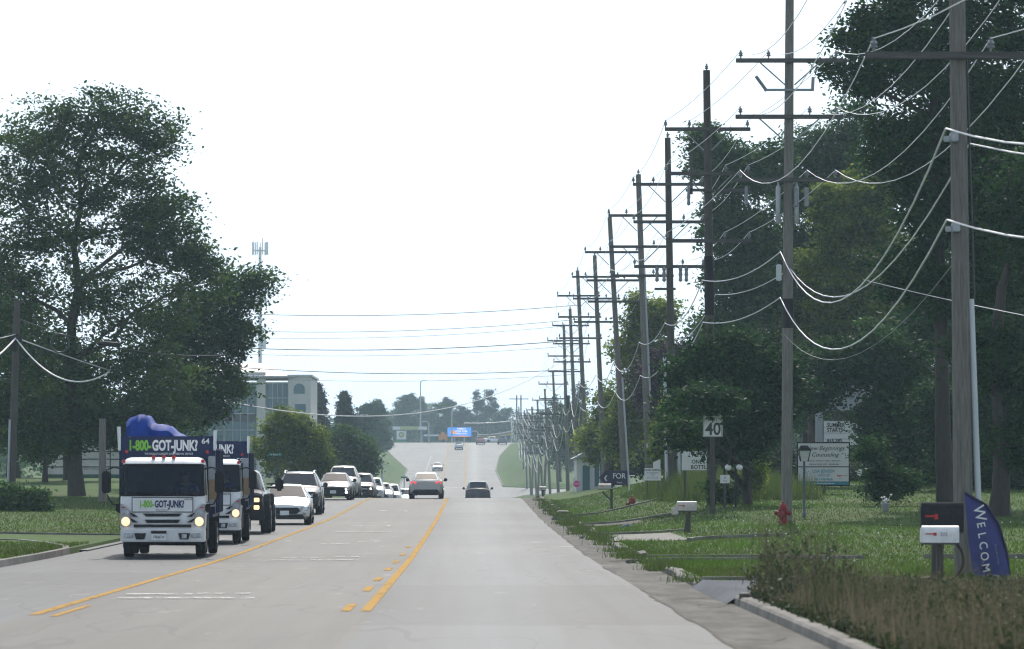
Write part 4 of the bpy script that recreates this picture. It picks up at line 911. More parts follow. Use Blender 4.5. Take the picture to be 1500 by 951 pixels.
def make_car(name,label,loc,rz,kind,color,cname,front='sedan',scale=(1,1,1),plate=True,lit=False,rails=False,detail=2,group=None):
    """kind: profile; local -Y is the nose"""
    K=kind; t=thing(name,label,'car',loc,rz,group); pm=paint(cname,color)
    mb,rings=loft(K['st'],car_ring)
    b=mb.build('body',pm,t,smooth=.55)
    i,j=K['ws']; pane('windscreen',t,patch(rings,i,j,6,10,6,10,.05,.012))
    i,j=K['rw']; pane('rear_window',t,patch(rings,i,j,6,10,6,10,.07,.012))
    a,c=K['sw']
    for s,(lo,hi) in ((1,(5,6)),(-1,(11,10))):
        for p in range(a,c):
            pane('side_window',t,patch(rings,p,p+1,lo,hi,lo,hi,.07,.009))
    y0=K['st'][0][0]; y1=K['st'][-1][0]; hz=K['st'][1][3]; W=K['st'][3][1]; wr=K['wr']
    # wheel arches and wheels
    for y in K['ax']:
        for s in (-1,1):
            x=s*(W-.10)
            MB().lathe([(wr*1.17,-.125),(wr*1.17,.125)],(0,0,0),24,'X').build('wheel_arch',M['black_plastic'],t,loc=(x-s*.02,y,wr+.02))
            wheel(t,x+s*.0,y,wr,.235,rim=detail>1)
    # nose
    zg=hz-.13
    if front=='sedan':
        MB().prism([(-.48,zg+.10),(.48,zg+.10),(.56,zg-.02),(.42,zg-.12),(-.42,zg-.12),(-.56,zg-.02)],y0+.02,y0-.03).build('grille',M['black_plastic'],t)
        MB().prism([(-.62,.37),(.62,.37),(.74,.25),(.5,.22),(-.5,.22),(-.74,.25)],y0+.03,y0-.015).build('bumper_intake',M['black_plastic'],t)
    elif front=='wide':
        MB().prism([(-.60,zg+.12),(.60,zg+.12),(.64,zg),(.5,zg-.22),(-.5,zg-.22),(-.64,zg)],y0+.02,y0-.03).build('grille',M['black_plastic'],t)
        MB().prism([(-.7,.30),(.7,.30),(.6,.24),(-.6,.24)],y0+.04,y0-.01).build('bumper_intake',M['black_plastic'],t)
    else:
        MB().prism([(-.5,zg+.16),(.5,zg+.16),(.56,zg),(.46,zg-.16),(-.46,zg-.16),(-.56,zg)],y0+.02,y0-.03).build('grille',M['black_plastic'],t)
        MB().box((0,y0-.035,zg+.03),(.96,.02,.05)).build('grille_bar',M['chrome'],t)
        MB().prism([(-.74,.46),(.74,.46),(.8,.30),(-.8,.30)],y0+.04,y0-.01).build('bumper_intake',M['black_plastic'],t)
    for s in (-1,1):
        h=MB().add([(s*.50,y0-.03,zg+.07),(s*.54,y0-.03,zg-.05),(s*.84,y0+.04,zg+.0),(s*.905,y0+.16,zg+.13),(s*.62,y0-.015,zg+.12),
                    (s*.50,y0+.2,zg+.07),(s*.54,y0+.2,zg-.05),(s*.78,y0+.36,zg+.0),(s*.80,y0+.46,zg+.12),(s*.62,y0+.26,zg+.12)],[(0,1,2,3,4),(9,8,7,6,5),(0,5,6,1),(1,6,7,2),(2,7,8,3),(3,8,9,4),(4,9,5,0)]).build('headlight',M['lamp_glass'],t)
        MB().lathe([(.0001,-.02),(.055,-.02),(.055,.03)],(s*.68,y0+.0,zg+.045),10,'Y').build('headlight_lens',M['lamp_white' if lit else 'chrome'],h)
        MB().box((s*.70,y0+.03,.40),(.16,.05,.10),rz=s*.5).build('fog_lamp',M['lamp_white' if lit=='drl' else 'lamp_glass'],t,bevel=.02)
    if plate:
        MB().box((0,y0-.045,.42),(.32,.02,.16)).build('front_plate',M['plate'],t)
    # mirrors
    for s in (-1,1):
        zc,yc=K['belt']+.05,K['st'][K['ws'][0]][0]+.32
        m_=MB().add([(s*(W-.04),yc,zc-.05),(s*(W+.10),yc,zc-.04),(s*(W+.10),yc,zc+.0),(s*(W-.04),yc,zc+.0),(s*(W-.04),yc+.07,zc-.05),(s*(W+.10),yc+.07,zc-.04),(s*(W+.10),yc+.07,zc),(s*(W-.04),yc+.07,zc)],[(0,1,2,3),(7,6,5,4),(0,4,5,1),(1,5,6,2),(2,6,7,3),(3,7,4,0)])
        m_.lathe([(.06,-.07),(.095,-.03),(.10,.04),(.085,.07)],(s*(W+.13),yc+.02,zc+.04),12,'Y').build('door_mirror',M['black_plastic'],t,smooth=.6)
    # tail
    zt=K['st'][-2][3]
    for s in (-1,1):
        MB().box((s*.66,y1-.075,zt-.10),(.34,.12,.15),rz=-s*.28).build('tail_lamp',M['red_lit' if lit=='tail' else 'red_lens'],t,bevel=.03)
    MB().prism([(-.62,.50),(.62,.50),(.74,.34),(.56,.24),(-.56,.24),(-.74,.34)],y1-.1,y1+.012).build('rear_valance',M['black_plastic'],t)
    MB().box((0,y1-.02,zt-.18),(.32,.03,.16)).build('rear_plate',M['plate'],t)
    if rails:
        zz=max(s_[5] for s_ in K['st'])
        for s in (-1,1):
            r_=MB().tube([(s*.60,-.3,zz-.06),(s*.60,-.1,zz+.05),(s*.60,1.5,zz+.05),(s*.60,1.75,zz-.05)],.028,6).build('roof_rail',M['chrome' if rails=='chrome' else 'black_plastic'],t)
    t.scale=scale
    return t
def road_loc(X,D): return (X,D,zr(D)+.004)

# ---------------- the junk removal trucks
def person_mesh(pts,rad,edges,name,m,parent):
    me=bpy.data.meshes.new(name); me.from_pydata(pts,edges,[]); o=link(name,me,m,parent)
    md=o.modifiers.new('s','SKIN'); 
    for i,v in enumerate(me.skin_vertices[0].data): v.radius=(rad[i],rad[i]*.85); v.use_root=(i==0)
    o.modifiers.new('u','SUBSURF').levels=1
    dg=bpy.context.evaluated_depsgraph_get(); me2=bpy.data.meshes.new_from_object(o.evaluated_get(dg)); me2.name=name
    o.modifiers.clear(); o.data=me2
    for p in me2.polygons: p.use_smooth=True
    if not me2.materials: me2.materials.append(m)
    return o
def make_driver(label,loc):
    t=thing('person',label,'person',loc,group='drivers in the trucks')
    # seated, facing -Y: one body surface from hips to head, arms to the wheel
    P=[(0,.05,0),(0,.06,.2),(0,.08,.42),(0,.06,.55),(0,.03,.64),(0,.0,.74),(-.2,.07,.47),(-.27,-.10,.25),(-.16,-.36,.30),(.2,.07,.47),(.27,-.10,.25),(.16,-.36,.30),(-.11,-.35,-.02),(-.12,-.5,-.4),(.11,-.35,-.02),(.12,-.5,-.4),(-.13,-.43,.32),(.13,-.43,.32)]
    rad=[.17,.16,.17,.07,.09,.10,.075,.055,.04,.075,.055,.04,.095,.06,.095,.06,.045,.045]
    E=[(0,1),(1,2),(2,3),(3,4),(4,5),(2,6),(6,7),(7,8),(2,9),(9,10),(10,11),(0,12),(12,13),(0,14),(14,15),(8,16),(11,17)]
    person_mesh(P,rad,E,'body',M['skin'],t)
    person_mesh([(0,.05,-.02),(0,.06,.2),(0,.08,.43),(-.2,.07,.47),(-.26,-.06,.28),(.2,.07,.47),(.26,-.06,.28)],[.19,.18,.185,.09,.07,.09,.07],[(0,1),(1,2),(2,3),(3,4),(2,5),(5,6)],'shirt',M['shirt'],t)
    MB().lathe([(.02,.10),(.08,.085),(.108,.02),(.108,-.03)],(0,.02,.75),12).build('hair',M['hair'],t,smooth=1.2)
    f=MB()
    for s in (-1,1): f.lathe([(.001,-.012),(.014,0)],(s*.036,-.088,.745),8,'Y')
    f.build('eyes',M['black_text'],t)
    MB().add([(-.014,-.088,.70),(.014,-.088,.70),(0,-.118,.702),(0,-.088,.745)],[(0,1,2),(1,3,2),(3,0,2),(0,3,1)]).build('nose',M['skin'],t)
    return t
def cab_ring(z,yf,w,yb=1.72,r=.16,bul=.07):
    pts=[]; hw=w/2
    xs=[-hw+r,-hw*.55,-hw*.2,hw*.2,hw*.55,hw-r]
    for x in xs: pts.append((x,yf+bul*(x/hw)**2,z))
    for a in (60,30,0): pts.append((hw-r+r*math.cos(R(a)),yf+bul+r-r*math.sin(R(a)),z))
    for y in (.78,1.28): pts.append((hw,max(y,yf+bul+r+.05),z))
    pts+= [(hw,yb-.1,z),(hw-.1,yb,z),(-hw+.1,yb,z),(-hw,yb-.1,z)]
    for y in (1.28,.78): pts.append((-hw,max(y,yf+bul+r+.05),z))
    for a in (180,150,120): pts.append((-hw+r+r*math.cos(R(a)),yf+bul+r-r*math.sin(R(a)),z))
    return pts
def make_truck(label,loc,rz,number,low):
    t=thing('box_truck',label,'truck',loc,rz,'white and navy junk removal trucks')
    lv=[(.60,.03,1.98),(.70,.0,2.02),(1.02,.0,2.03),(1.36,.05,2.02),(1.42,.07,2.0),(2.12,.28,1.93),(2.19,.35,1.89),(2.26,.50,1.78),(2.29,.75,1.6)]
    rings=[cab_ring(*l,r=.16) for l in lv]; n=len(rings[0]); V=[p for r_ in rings for p in r_]
    fr=set(range(0,5))|{5,6}|{n-1,n-2}   # columns belonging to the windscreen
    fs=[];gl=[];gs=[]
    for i in range(len(rings)-1):
        for k in range(n):
            q=(i*n+k,i*n+(k+1)%n,(i+1)*n+(k+1)%n,(i+1)*n+k)
            if i==4 and k in fr: gl.append(q)
            elif i==4 and k in (8,9,16,15): gs.append(q)
            else: fs.append(q)
    fs+=[tuple((len(rings)-1)*n+k for k in range(n))]
    MB().add(V,fs).build('cab',M['white_paint'],t,smooth=.5)
    MB().add(V,gl).build('windscreen',M['windscreen'],t,smooth=1)
    MB().add(V,gs).build('side_window',M['windscreen'],t)
    lo=[rings[4][k%n] for k in list(range(n-2,n))+list(range(0,8))]; hi=[rings[5][k%n] for k in list(range(n-2,n))+list(range(0,8))]
    loop=lo+list(reversed(hi))+[lo[0]]
    MB().tube([(x,y-.004,z) for x,y,z in loop],.022,6,cap=False).build('windscreen_seal',M['black_rubber'],t)
    for x0,x1 in ((-.86,-.12),(.12,.80)): MB().tube([(x1,.05,1.41),(x1-.1,.04,1.46),(x0,.085,1.52)],[.022,.016,.012],5).build('wiper',M['black_plastic'],t)
    MB().bbox((-.94,1.5,.66),(.94,1.68,2.1)).bbox((-.94,.5,.62),(.94,1.6,.68)).bbox((-.9,.3,1.2),(.9,.62,1.40)).build('cab_interior',M['interior'],t,bevel=.03)
    for x in (-.45,.45): MB().box((x,1.22,1.05),(.5,.5,.2)).box((x,1.42,1.42),(.48,.14,.66),rx=-.1).box((x,1.46,1.84),(.28,.1,.2)).build('seat',M['chassis'],t,bevel=.04)
    st=MB().tube([(.45+.2*math.cos(a),.72-.07*math.sin(a),1.45+.17*math.sin(a)) for a in np.linspace(0,2*math.pi,20)],.018,6,cap=False).tube([(.45,.6,1.25),(.45,.72,1.45)],.03,6).build('steering_wheel',M['black_plastic'],t)
    MB().bbox((-.727,-.003,1.038),(.727,.02,1.382)).build('panel_gap',M['black_plastic'],t)
    MB().bbox((-.72,-.012,1.045),(.72,.03,1.375)).build('front_panel',M['white_paint'],t,bevel=.012)
    # grille slots
    mb=MB()
    mb.prism([(-.46,1.015),(.46,1.015),(.39,.945),(-.39,.945)],-.02,.02).prism([(-.42,.875),(.42,.875),(.37,.80),(-.37,.80)],-.02,.02)
    mb.bbox((-.68,-.018,.70),(.68,.03,.765))
    for s in (-1,1):
        for z in (.985,.855):
            p=[(s*.60,z-.05),(s*.73,z-.05),(s*.71,z+.045),(s*.78,z+.045)]; mb.prism([(s*.58,z-.04),(s*.70,z-.045),(s*.76,z+.04),(s*.74,z+.045)],-.02,.03)
    mb.build('grille',M['black_plastic'],t)
    for s in (-1,1):
        L_=MB().prism([(s*.76,.73),(s*1.0,.73),(s*1.0,1.24),(s*.97,1.24),(s*.76,1.07)],-.012,.10).build('headlight_housing',M['silver_plastic'],t,bevel=.015)
        MB().lathe([(.001,-.04),(.085,-.03),(.105,.0),(.105,.05)],(s*.87,-.012,.83),14,'Y').build('headlight',M['headlight_lit'],L_,smooth=.8)
        MB().box((s*.88,-.02,1.03),(.17,.03,.10)).build('turn_lamp',M['lamp_glass'],L_,bevel=.01)
        MB().box((s*.93,-.01,1.15),(.08,.03,.03)).build('reflector',M['red_lens'],L_)
    bp=MB().add(*(lambda o:( [(x,y,z) for x,y,z in o],[(0,1,2,3,4,5),(11,10,9,8,7,6)]+[(i,(i+1)%6,(i+1)%6+6,i+6) for i in range(6)]))([(-1.02,.35,.37),(-.98,-.03,.37),(-.5,-.10,.37),(.5,-.10,.37),(.98,-.03,.37),(1.02,.35,.37),(-1.02,.35,.66),(-.98,-.05,.66),(-.5,-.12,.66),(.5,-.12,.66),(.98,-.05,.66),(1.02,.35,.66)])).build('bumper',M['white_paint'],t,bevel=.025)
    for s in (-1,1):
        MB().prism([(s*.38,.57),(s*.66,.57),(s*.62,.43),(s*.42,.43)],-.135,-.09).build('fog_recess',M['black_plastic'],bp)
        MB().box((s*.80,-.085,.52),(.22,.05,.10),rz=s*.15).build('marker_lamp',M['lamp_glass'],bp,bevel=.012)
    MB().box((.52,-.142,.50),(.12,.02,.10)).build('fog_lamp',M['lamp_glass'],bp)
    MB().bbox((-.26,-.15,.56),(.10,-.125,.625)).build('plate_bracket',M['black_plastic'],bp)
    pl=MB().bbox((-.26,-.152,.405),(.10,-.14,.555)).build('number_plate',M['plate'],bp)
    text('176267 H' if number=='64' else '181590 H',.09,M['black_text'],pl,(-.08,-.156,.48),xs=.72,bold=.01,name='plate_number')
    # badges and lettering on the cab
    def name_on(size,x,y,z,parent,ca,cb,xs,depth=.006):
        a=text('1-800-',size,ca,parent,(0,0,0),xs=xs,bold=.042,align='LEFT',depth=depth); b=text('GOT-JUNK?',size,cb,parent,(0,0,0),xs=xs,bold=.042,align='LEFT',depth=depth)
        wa=max(v.co.x for v in a.data.vertices); wb=max(v.co.x for v in b.data.vertices); k=size*.06
        a.location=(x-(wa+wb+k)/2,y,z); b.location=(x-(wa+wb+k)/2+wa+k,y,z)
    name_on(.215,-.02,-.016,1.22,t,M['green_text'],M['dark_text'],.62)
    text('ISUZU',.07,M['grey_text'],t,(-.02,-.016,1.085),xs=1.5,bold=.012); text('NPR-HD',.045,M['black_text'],t,(.62,-.016,1.335),xs=1.2,bold=.01)
    for x,z in ((-.95,2.19),(-.24,2.29),(0,2.295),(.24,2.29),(.93,2.19)):
        MB().lathe([(.045,-.03),(.045,.02),(.02,.045)],(x,.50,z),10).build('roof_marker',M['red_lens'],t,smooth=.8)
    # mirrors on long arms
    for s in (-1,1):
        a=MB().tube([(s*.97,.35,2.02),(s*1.16,.20,2.06),(s*1.33,.16,2.0),(s*1.34,.16,1.95)],.018,6).tube([(s*1.0,.30,1.20),(s*1.2,.2,1.22),(s*1.33,.17,1.45)],.018,6).build('mirror_arm',M['black_plastic'],t)
        MB().box((s*1.34,.18,1.72),(.22,.10,.50)).build('mirror',M['black_plastic'],a,bevel=.035)
        MB().box((s*1.06,.22,1.13),(.12,.09,.2)).build('lower_mirror',M['black_plastic'],a,bevel=.03)
        MB().tube([(s*1.02,.72,1.25),(s*1.05,.72,1.28),(s*1.05,.72,1.75),(s*1.02,.72,1.8)],.014,5).build('grab_handle',M['black_plastic'],t)
        MB().prismx([(.55,.42),(.6,.80),(.8,.98),(1.4,.98),(1.62,.80),(1.66,.42)],s*.76,s*1.03).build('wheel_arch',M['black_plastic'],t)
    # frame, wheels
    MB().bbox((-.42,.2,.45),(-.30,6.2,.62)).bbox((.30,.2,.45),(.42,6.2,.62)).bbox((-.85,.6,.28),(.85,1.2,.50)).bbox((-.7,4.3,.32),(.7,4.8,.52)).bbox((-.9,.05,.34),(.9,.5,.42)).build('chassis',M['chassis'],t)
    for s in (-1,1):
        wheel(t,s*.86,1.10,.385,.23); wheel(t,s*.98,4.9,.385,.22); wheel(t,s*.73,4.9,.385,.22,rim=False)
        MB().bbox((s*.66,5.36,.30),(s*1.12,5.39,.95)).build('mud_flap',M['black_rubber'],t)
    # dump body
    MB().bbox((-1.14,1.95,1.0),(1.14,2.03,2.78)).build('bulkhead',M['truck_blue'],t,bevel=.02)
    MB().bbox((-1.16,2.03,.98),(-1.08,6.1,2.5)).bbox((1.08,2.03,.98),(1.16,6.1,2.5)).bbox((-1.1,6.02,.98),(1.1,6.1,2.4)).bbox((-1.1,2.03,.9),(1.1,6.1,1.0)).build('dump_body',M['truck_blue'],t)
    for s in (-1,1):
        for y in (2.6,3.4,4.2,5.0,5.8): MB().bbox((s*1.16,y-.05,1.0),(s*1.20,y+.05,2.46)).build('side_rib',M['truck_blue'],t)
    MB().bbox((1.0,1.86,1.15),(1.17,1.945,2.32)).build('corner_post',M['galv'],t,bevel=.015)
    MB().bbox((1.02,1.80,1.32),(1.20,1.86,1.78)).build('stake_board',M['tan_wood'],t)
    for s in (-1,1):
        MB().tube([(s*1.15,1.98,2.45),(s*1.15,1.98,2.62),(s*1.17,1.98,3.0 if s<0 else 2.92)],[.035,.045,.045],8).tube([(s*1.15,1.98,2.72),(s*.88,1.98,2.74)],.03,6).build('tarp_arm',M['white_paint'],t)
        MB().lathe([(.04,-.015),(.04,.01)],(s*.98,1.945,2.42),8,'Y').build('clearance_lamp',M['red_lens'],t)
    name_on(.33,-.10,1.944,2.555,t,M['green_text'],M['white_text'],.64,depth=.008)
    text("THE WORLD'S LARGEST JUNK REMOVAL SERVICE",.068,M['white_text'],t,(.04,1.944,2.37),xs=.78,bold=.006)
    if low: text(number,.2,M['white_text'],t,(.92,1.944,2.24),xs=1.1,bold=.02,name='fleet_number')
    else: text(number,.17,M['white_text'],t,(.93,1.944,2.66),xs=1.15,bold=.02,name='fleet_number')
    t.scale=(.955,1,1); return t
T1=road_loc(xat(238,85)+0,85.0); T2=road_loc(xat(300,101),101)
make_truck('white and navy junk removal truck in front, carrying a heap under blue tarpaulin, number 64',T1,R(1.6),'64',False)
make_truck('second white and navy junk removal truck, half hidden behind the first, number 59',T2,R(1.6),'59',True)
make_driver('driver in a blue shirt behind the windscreen of the front truck',(T1[0]+.45,T1[1]+1.2,T1[2]+1.16))
make_driver('driver in a blue shirt inside the half hidden second truck',(T2[0]+.45,T2[1]+1.2,T2[2]+1.16))
# tarpaulin heap lying in the first truck's body: a draped height field with thickness
def tarp():
    mb=MB(); nx,ny=34,16; prof=[(-.95,2.0),(-.93,2.75),(-.90,3.10),(-.80,3.22),(-.6,3.28),(-.42,3.26),(-.34,3.14),(-.30,3.08),(.0,3.06),(.10,3.02),(.28,2.86),(.6,2.72),(.9,2.62),(1.02,2.3)]
    px=[p[0] for p in prof]; pz=[p[1] for p in prof]; top=[];
    for j in range(ny+1):
        v=j/ny; y=2.12+v*3.2; e=min(1,.55+1.3*math.sin(math.pi*min(1,v*.9+.12)))
        e=1 if 0.03<v<.75 else .86
        for i in range(nx+1):
            x=-.95+1.97*i/nx; z=2.0+(np.interp(x,px,pz)-2.0)*e+.018*math.sin(9*x+4*v)*math.cos(7*v+x*3)+.007*math.sin(19*x-11*v)
            top.append((x,y+.05*math.sin(x*13),float(z)))
    n=nx+1; mb.v=top+[(x,y,1.9) for x,y,z in top]; o=len(top)
    for j in range(ny):
        for i in range(nx):
            a=j*n+i; mb.f.append((a,a+1,a+n+1,a+n)); mb.f.append((o+a,o+a+n,o+a+n+1,o+a+1))
    for i in range(nx): mb.f+=[(i,o+i,o+i+1,i+1),(ny*n+i,ny*n+i+1,o+ny*n+i+1,o+ny*n+i)]
    for j in range(ny): mb.f+=[(j*n,(j+1)*n,o+(j+1)*n,o+j*n),(j*n+nx,o+j*n+nx,o+(j+1)*n+nx,(j+1)*n+nx)]
    ob=mb.build('tarpaulin_heap',M['tarp'],smooth=.8); ob.location=(T1[0]-.07,T1[1],T1[2]); ob.rotation_euler=(0,0,R(1.6)); return ob
tag(tarp(),'bright blue tarpaulin draped over a tall load in the front truck','tarpaulin')

# ---------------- black pickup
def make_pickup(label,loc,rz):
    t=thing('pickup_truck',label,'pickup truck',loc,rz); pm=paint('black car paint',(.012,.013,.015))
    st=[(-2.75,.90,.50,1.15,.86,1.20),(-2.68,.96,.42,1.20,.88,1.27),(-1.6,1.0,.42,1.26,.9,1.34),(-1.2,1.0,.42,1.28,.88,1.36),(-.5,1.0,.42,1.30,.72,1.93),(.6,1.0,.42,1.30,.72,1.97),(1.1,1.0,.42,1.30,.72,1.93),(1.3,1.0,.42,1.30,.90,1.36),(3.1,1.0,.45,1.28,.93,1.34),(3.15,.97,.5,1.25,.9,1.28)]
    mb,rings=loft(st,car_ring); mb.build('body',pm,t,smooth=.5)
    pane('windscreen',t,patch(rings,3,4,6,10,6,10,.05,.012)); pane('rear_window',t,patch(rings,6,7,6,10,6,10,.08,.012))
    for lo,hi in ((5,6),(11,10)):
        for p in (3,4,5): pane('side_window',t,patch(rings,p,p+1,lo,hi,lo,hi,.08,.009))
    MB().prism([(-.58,1.16),(.58,1.16),(.58,.72),(-.58,.72)],-2.80,-2.72).build('grille',M['black_plastic'],t,bevel=.02)
    mb=MB(); 
    for z in (1.03,.86): mb.bbox((-.56,-2.82,z-.03),(.56,-2.79,z+.03))
    mb.build('grille_bar',M['chassis'],t)
    for s in (-1,1):
        h=MB().bbox((s*.60,-2.79,.70),(s*.88,-2.68,1.16)).build('headlight_housing',M['black_plastic'],t,bevel=.02)
        for z in (1.05,.82): MB().box((s*.74,-2.80,z),(.17,.03,.13)).build('headlight',M['headlight_lit'],h,bevel=.02)
        # raised flares and big tyres
        for y in (-1.75,2.1):
            MB().prismx([(y-.55,.55),(y-.48,1.0),(y-.28,1.22),(y+.28,1.22),(y+.5,1.0),(y+.58,.55)],s*.86,s*1.12).build('wheel_flare',M['black_plastic'],t,bevel=.03)
            wheel(t,s*1.0,y,.45,.32)
        m_=MB().tube([(s*.98,-.75,1.42),(s*1.3,-.78,1.42)],.03,6).tube([(s*.98,-.75,1.54),(s*1.3,-.78,1.54)],.03,6).build('mirror_arm',M['black_plastic'],t)
        MB().box((s*1.38,-.76,1.52),(.26,.16,.40)).build('tow_mirror',M['black_plastic'],m_,bevel=.06)
        MB().box((s*.85,3.16,.95),(.16,.04,.4)).build('tail_lamp',M['red_lens'],t)
    MB().bbox((-.98,-2.95,.42),(.98,-2.70,.68)).build('bumper',M['black_plastic'],t,bevel=.04)
    return t
make_pickup('tall black pickup with stacked lit headlights and big towing mirrors behind the trucks',road_loc(xat(345,118),118+.4),R(1.2))
# ---------------- queue of cars coming over the crest
def car_at(px,D,*a,**k): pass
make_car('sedan','white sedan right behind the black pickup',road_loc(xat(417,134),135.5),R(1.0),SED,(.74,.75,.76),'white car paint','sedan')
make_car('suv','dark navy sport utility with roof rails behind the white sedan',road_loc(xat(436,157),159),R(.6),SUV,(.02,.026,.04),'dark navy car paint','suv',rails='chrome',scale=(1.02,1.02,1.03))
make_car('sedan','dark grey sedan with a wide black grille at the crest of the road',road_loc(xat(490,197),198.5),R(-1),SED,(.05,.053,.06),'dark grey car paint','wide',lit='drl',scale=(1.0,1,1))
make_car('suv','tan large sport utility with a white roof behind the dark grey sedan',road_loc(xat(503,222),222),0,SUV,(.34,.31,.27),'tan car paint','suv',scale=(1.04,1.05,1.12))
make_car('suv','dark maroon crossover third from the crest with one lit lamp',road_loc(xat(529,240),240),0,SUV,(.05,.018,.02),'maroon car paint','suv',lit=True,scale=(1,1,1.02))
make_car('suv','white crossover behind the maroon one',road_loc(xat(544,262),262),0,SUV,(.70,.70,.70),'white crossover paint','suv',scale=(1,1,1.0))
make_car('sedan','silver sedan sinking behind the crest, ahead of the small white van',road_loc(xat(559,283),283),0,SED,(.50,.51,.52),'silver car paint','sedan',detail=1,scale=(1,1,1.12))
make_car('suv','small white van mostly hidden by the crest',road_loc(xat(572,305),305),0,SUV,(.74,.74,.74),'white van paint','suv',detail=1,scale=(.95,1,1.05))
make_car('sedan','pale blue car of which only the roof shows above the crest',road_loc(xat(592,322),322),0,SED,(.32,.45,.52),'pale blue car paint','sedan',detail=1,scale=(1,1,1.22))
# going away
make_car('sedan','silver sedan driving away in the middle lane at the crest with red tail lamps lit',road_loc(xat(624,203.5),205.5),R(180),SED,(.42,.42,.42),'champagne car paint','sedan',lit='tail')
make_car('suv','dark sport utility driving away in the right lane beyond the crest',road_loc(xat(700,285),285),R(180),SUV,(.028,.03,.036),'charcoal car paint','suv')
make_car('sedan','small white sedan coming down the far hill',road_loc(xat(641,715),715),0,SED,(.76,.76,.76),'far white paint','sedan',detail=1,scale=(1.05,1,1.05))
make_car('hatchback','silver hatchback climbing the far hill in the centre lane',road_loc(xat(672,830),835),R(180),SUV,(.52,.53,.54),'far silver paint','suv',detail=1,scale=(.98,1,.95))
make_car('hatchback','dull red hatchback at the top of the far hill',road_loc(xat(704,862),866),R(180),SUV,(.22,.05,.055),'far red paint','suv',detail=1,scale=(1.06,1,.98))
make_car('suv','dark violet sport utility at the top of the far hill on the right',road_loc(xat(736,862),866),R(180),SUV,(.05,.035,.075),'far violet paint','suv',detail=1,scale=(1.12,1,1.15))
make_car('sedan','white car crossing at the far hilltop, left of the violet one',road_loc(xat(724,905),905),R(90),SED,(.76,.76,.76),'far white paint','sedan',detail=1)
X,D=xat(984,240),240
make_car('sedan','parked dark red car behind the hiring sign',(X,D,gz(X,D)-.15),0,SED,(.20,.02,.025),'parked red paint','suv',detail=1)
# ================================================================== SIGNS AND STREET FURNITURE
def G(px,D): X=xat(px,D); return (X,D,gz(X,D))
# speed limit sign on its own timber post
D=122.6; x,y,z=G(1044,D); t=thing('speed_sign','white 40 speed limit sign on a dark timber post, half hidden by leaves','road sign',(x,y,z-.1))
zb=zat(641,D)-z+.1
MB().box((0,.06,(zb+.9)/2),(.16,.14,zb+.9)).build('post',M['dark_wood'],t,bevel=.01)
b=MB().box((0,-.03,zb+.45),(.64,.02,.86)).build('board',M['sign_white'],t,bevel=.006)
MB().bbox((-.30,-.047,zb+.035),(.30,-.043,zb+.05)).bbox((-.30,-.047,zb+.85),(.30,-.043,zb+.865)).bbox((-.30,-.047,zb+.05),(-.285,-.043,zb+.85)).bbox((.285,-.047,zb+.05),(.30,-.043,zb+.85)).build('border',M['black_text'],b)
text('40',.56,M['black_text'],b,(.01,-.044,zb+.26),xs=.9,bold=.02); text('SPEED',.14,M['black_text'],b,(0,-.044,zb+.74),xs=.9,bold=.015); text('LIMIT',.14,M['black_text'],b,(0,-.044,zb+.59),xs=.9,bold=.015)
# hydrants
def hydrant(loc,label,rz=0):
    t=thing('fire_hydrant',label,'fire hydrant',loc,rz,'red fire hydrants on the verge')
    MB().lathe([(.17,0),(.17,.04),(.13,.05),(.12,.12),(.15,.13),(.15,.17),(.12,.18),(.12,.46),(.15,.47),(.15,.51),(.13,.52),(.12,.60),(.07,.67),(.03,.69),(.03,.74),(.0,.75)],n=18).build('barrel',M['hydrant'],t,smooth=.6)
    for s in (-1,1):
        MB().lathe([(.055,0),(.055,.07),(.075,.075),(.075,.13),(.03,.135),(.03,.165)],(.11,0,.40),12,'X').build('side_cap',M['hydrant'],t,smooth=.6).rotation_euler=(0,0,0 if s>0 else math.pi)
    MB().lathe([(.08,-.10),(.08,-.15),(.105,-.155),(.105,-.21),(.03,-.215),(.03,-.25)],(0,0,.36),14,'Y').build('pumper_cap',M['hydrant'],t,smooth=.6)
    mb=MB()
    for k in range(8):
        a=k*math.pi/4; mb.lathe([(.018,.03),(.018,.065)],(.145*math.cos(a),.145*math.sin(a),0),6)
    mb.build('flange_bolts',M['chassis'],t)
    return t
x,y,z=G(1147,111.5); hydrant((x,y,z-.03),'red fire hydrant on the lawn in front of the tall utility pole',R(-25))
x,y,z=G(926,150); hydrant((x,y,z-.40),'small red hydrant in rough grass near the broken kerb',R(20))
# old lantern post
D=118; x,y,z=G(1178,D); t=thing('lamp_post','blue grey post lantern standing before the counselling sign','lamp post',(x,y,z-.05)); h=zat(676,D)-z+.05
MB().lathe([(.06,0),(.06,.15),(.04,.2),(.036,h-.03),(.05,h)],n=10).build('post',mat('dark blue post paint',(.05,.07,.11),.5),t,smooth=.8)
l=MB().add([(a*.11,b*.11,h+.02) for a,b in ((-1,-1),(1,-1),(1,1),(-1,1))]+[(a*.18,b*.18,h+.34) for a,b in ((-1,-1),(1,-1),(1,1),(-1,1))],[(0,1,5,4),(1,2,6,5),(2,3,7,6),(3,0,4,7),(3,2,1,0)]).build('lantern_glass',M['lamp_pane'],t)
mb=MB()
for a,b in ((-1,-1),(1,-1),(1,1),(-1,1)): mb.tube([(a*.112,b*.112,h),(a*.185,b*.185,h+.35)],.016,5)
mb.bbox((-.21,-.21,h+.34),(.21,.21,h+.375)).add([(a*.19,b*.19,h+.375) for a,b in ((-1,-1),(1,-1),(1,1),(-1,1))]+[(a*.1,b*.1,h+.5) for a,b in ((-1,-1),(1,-1),(1,1),(-1,1))],[(0,1,5,4),(1,2,6,5),(2,3,7,6),(3,0,4,7),(4,5,6,7)])
mb.build('lantern_frame',M['black_plastic'],t)
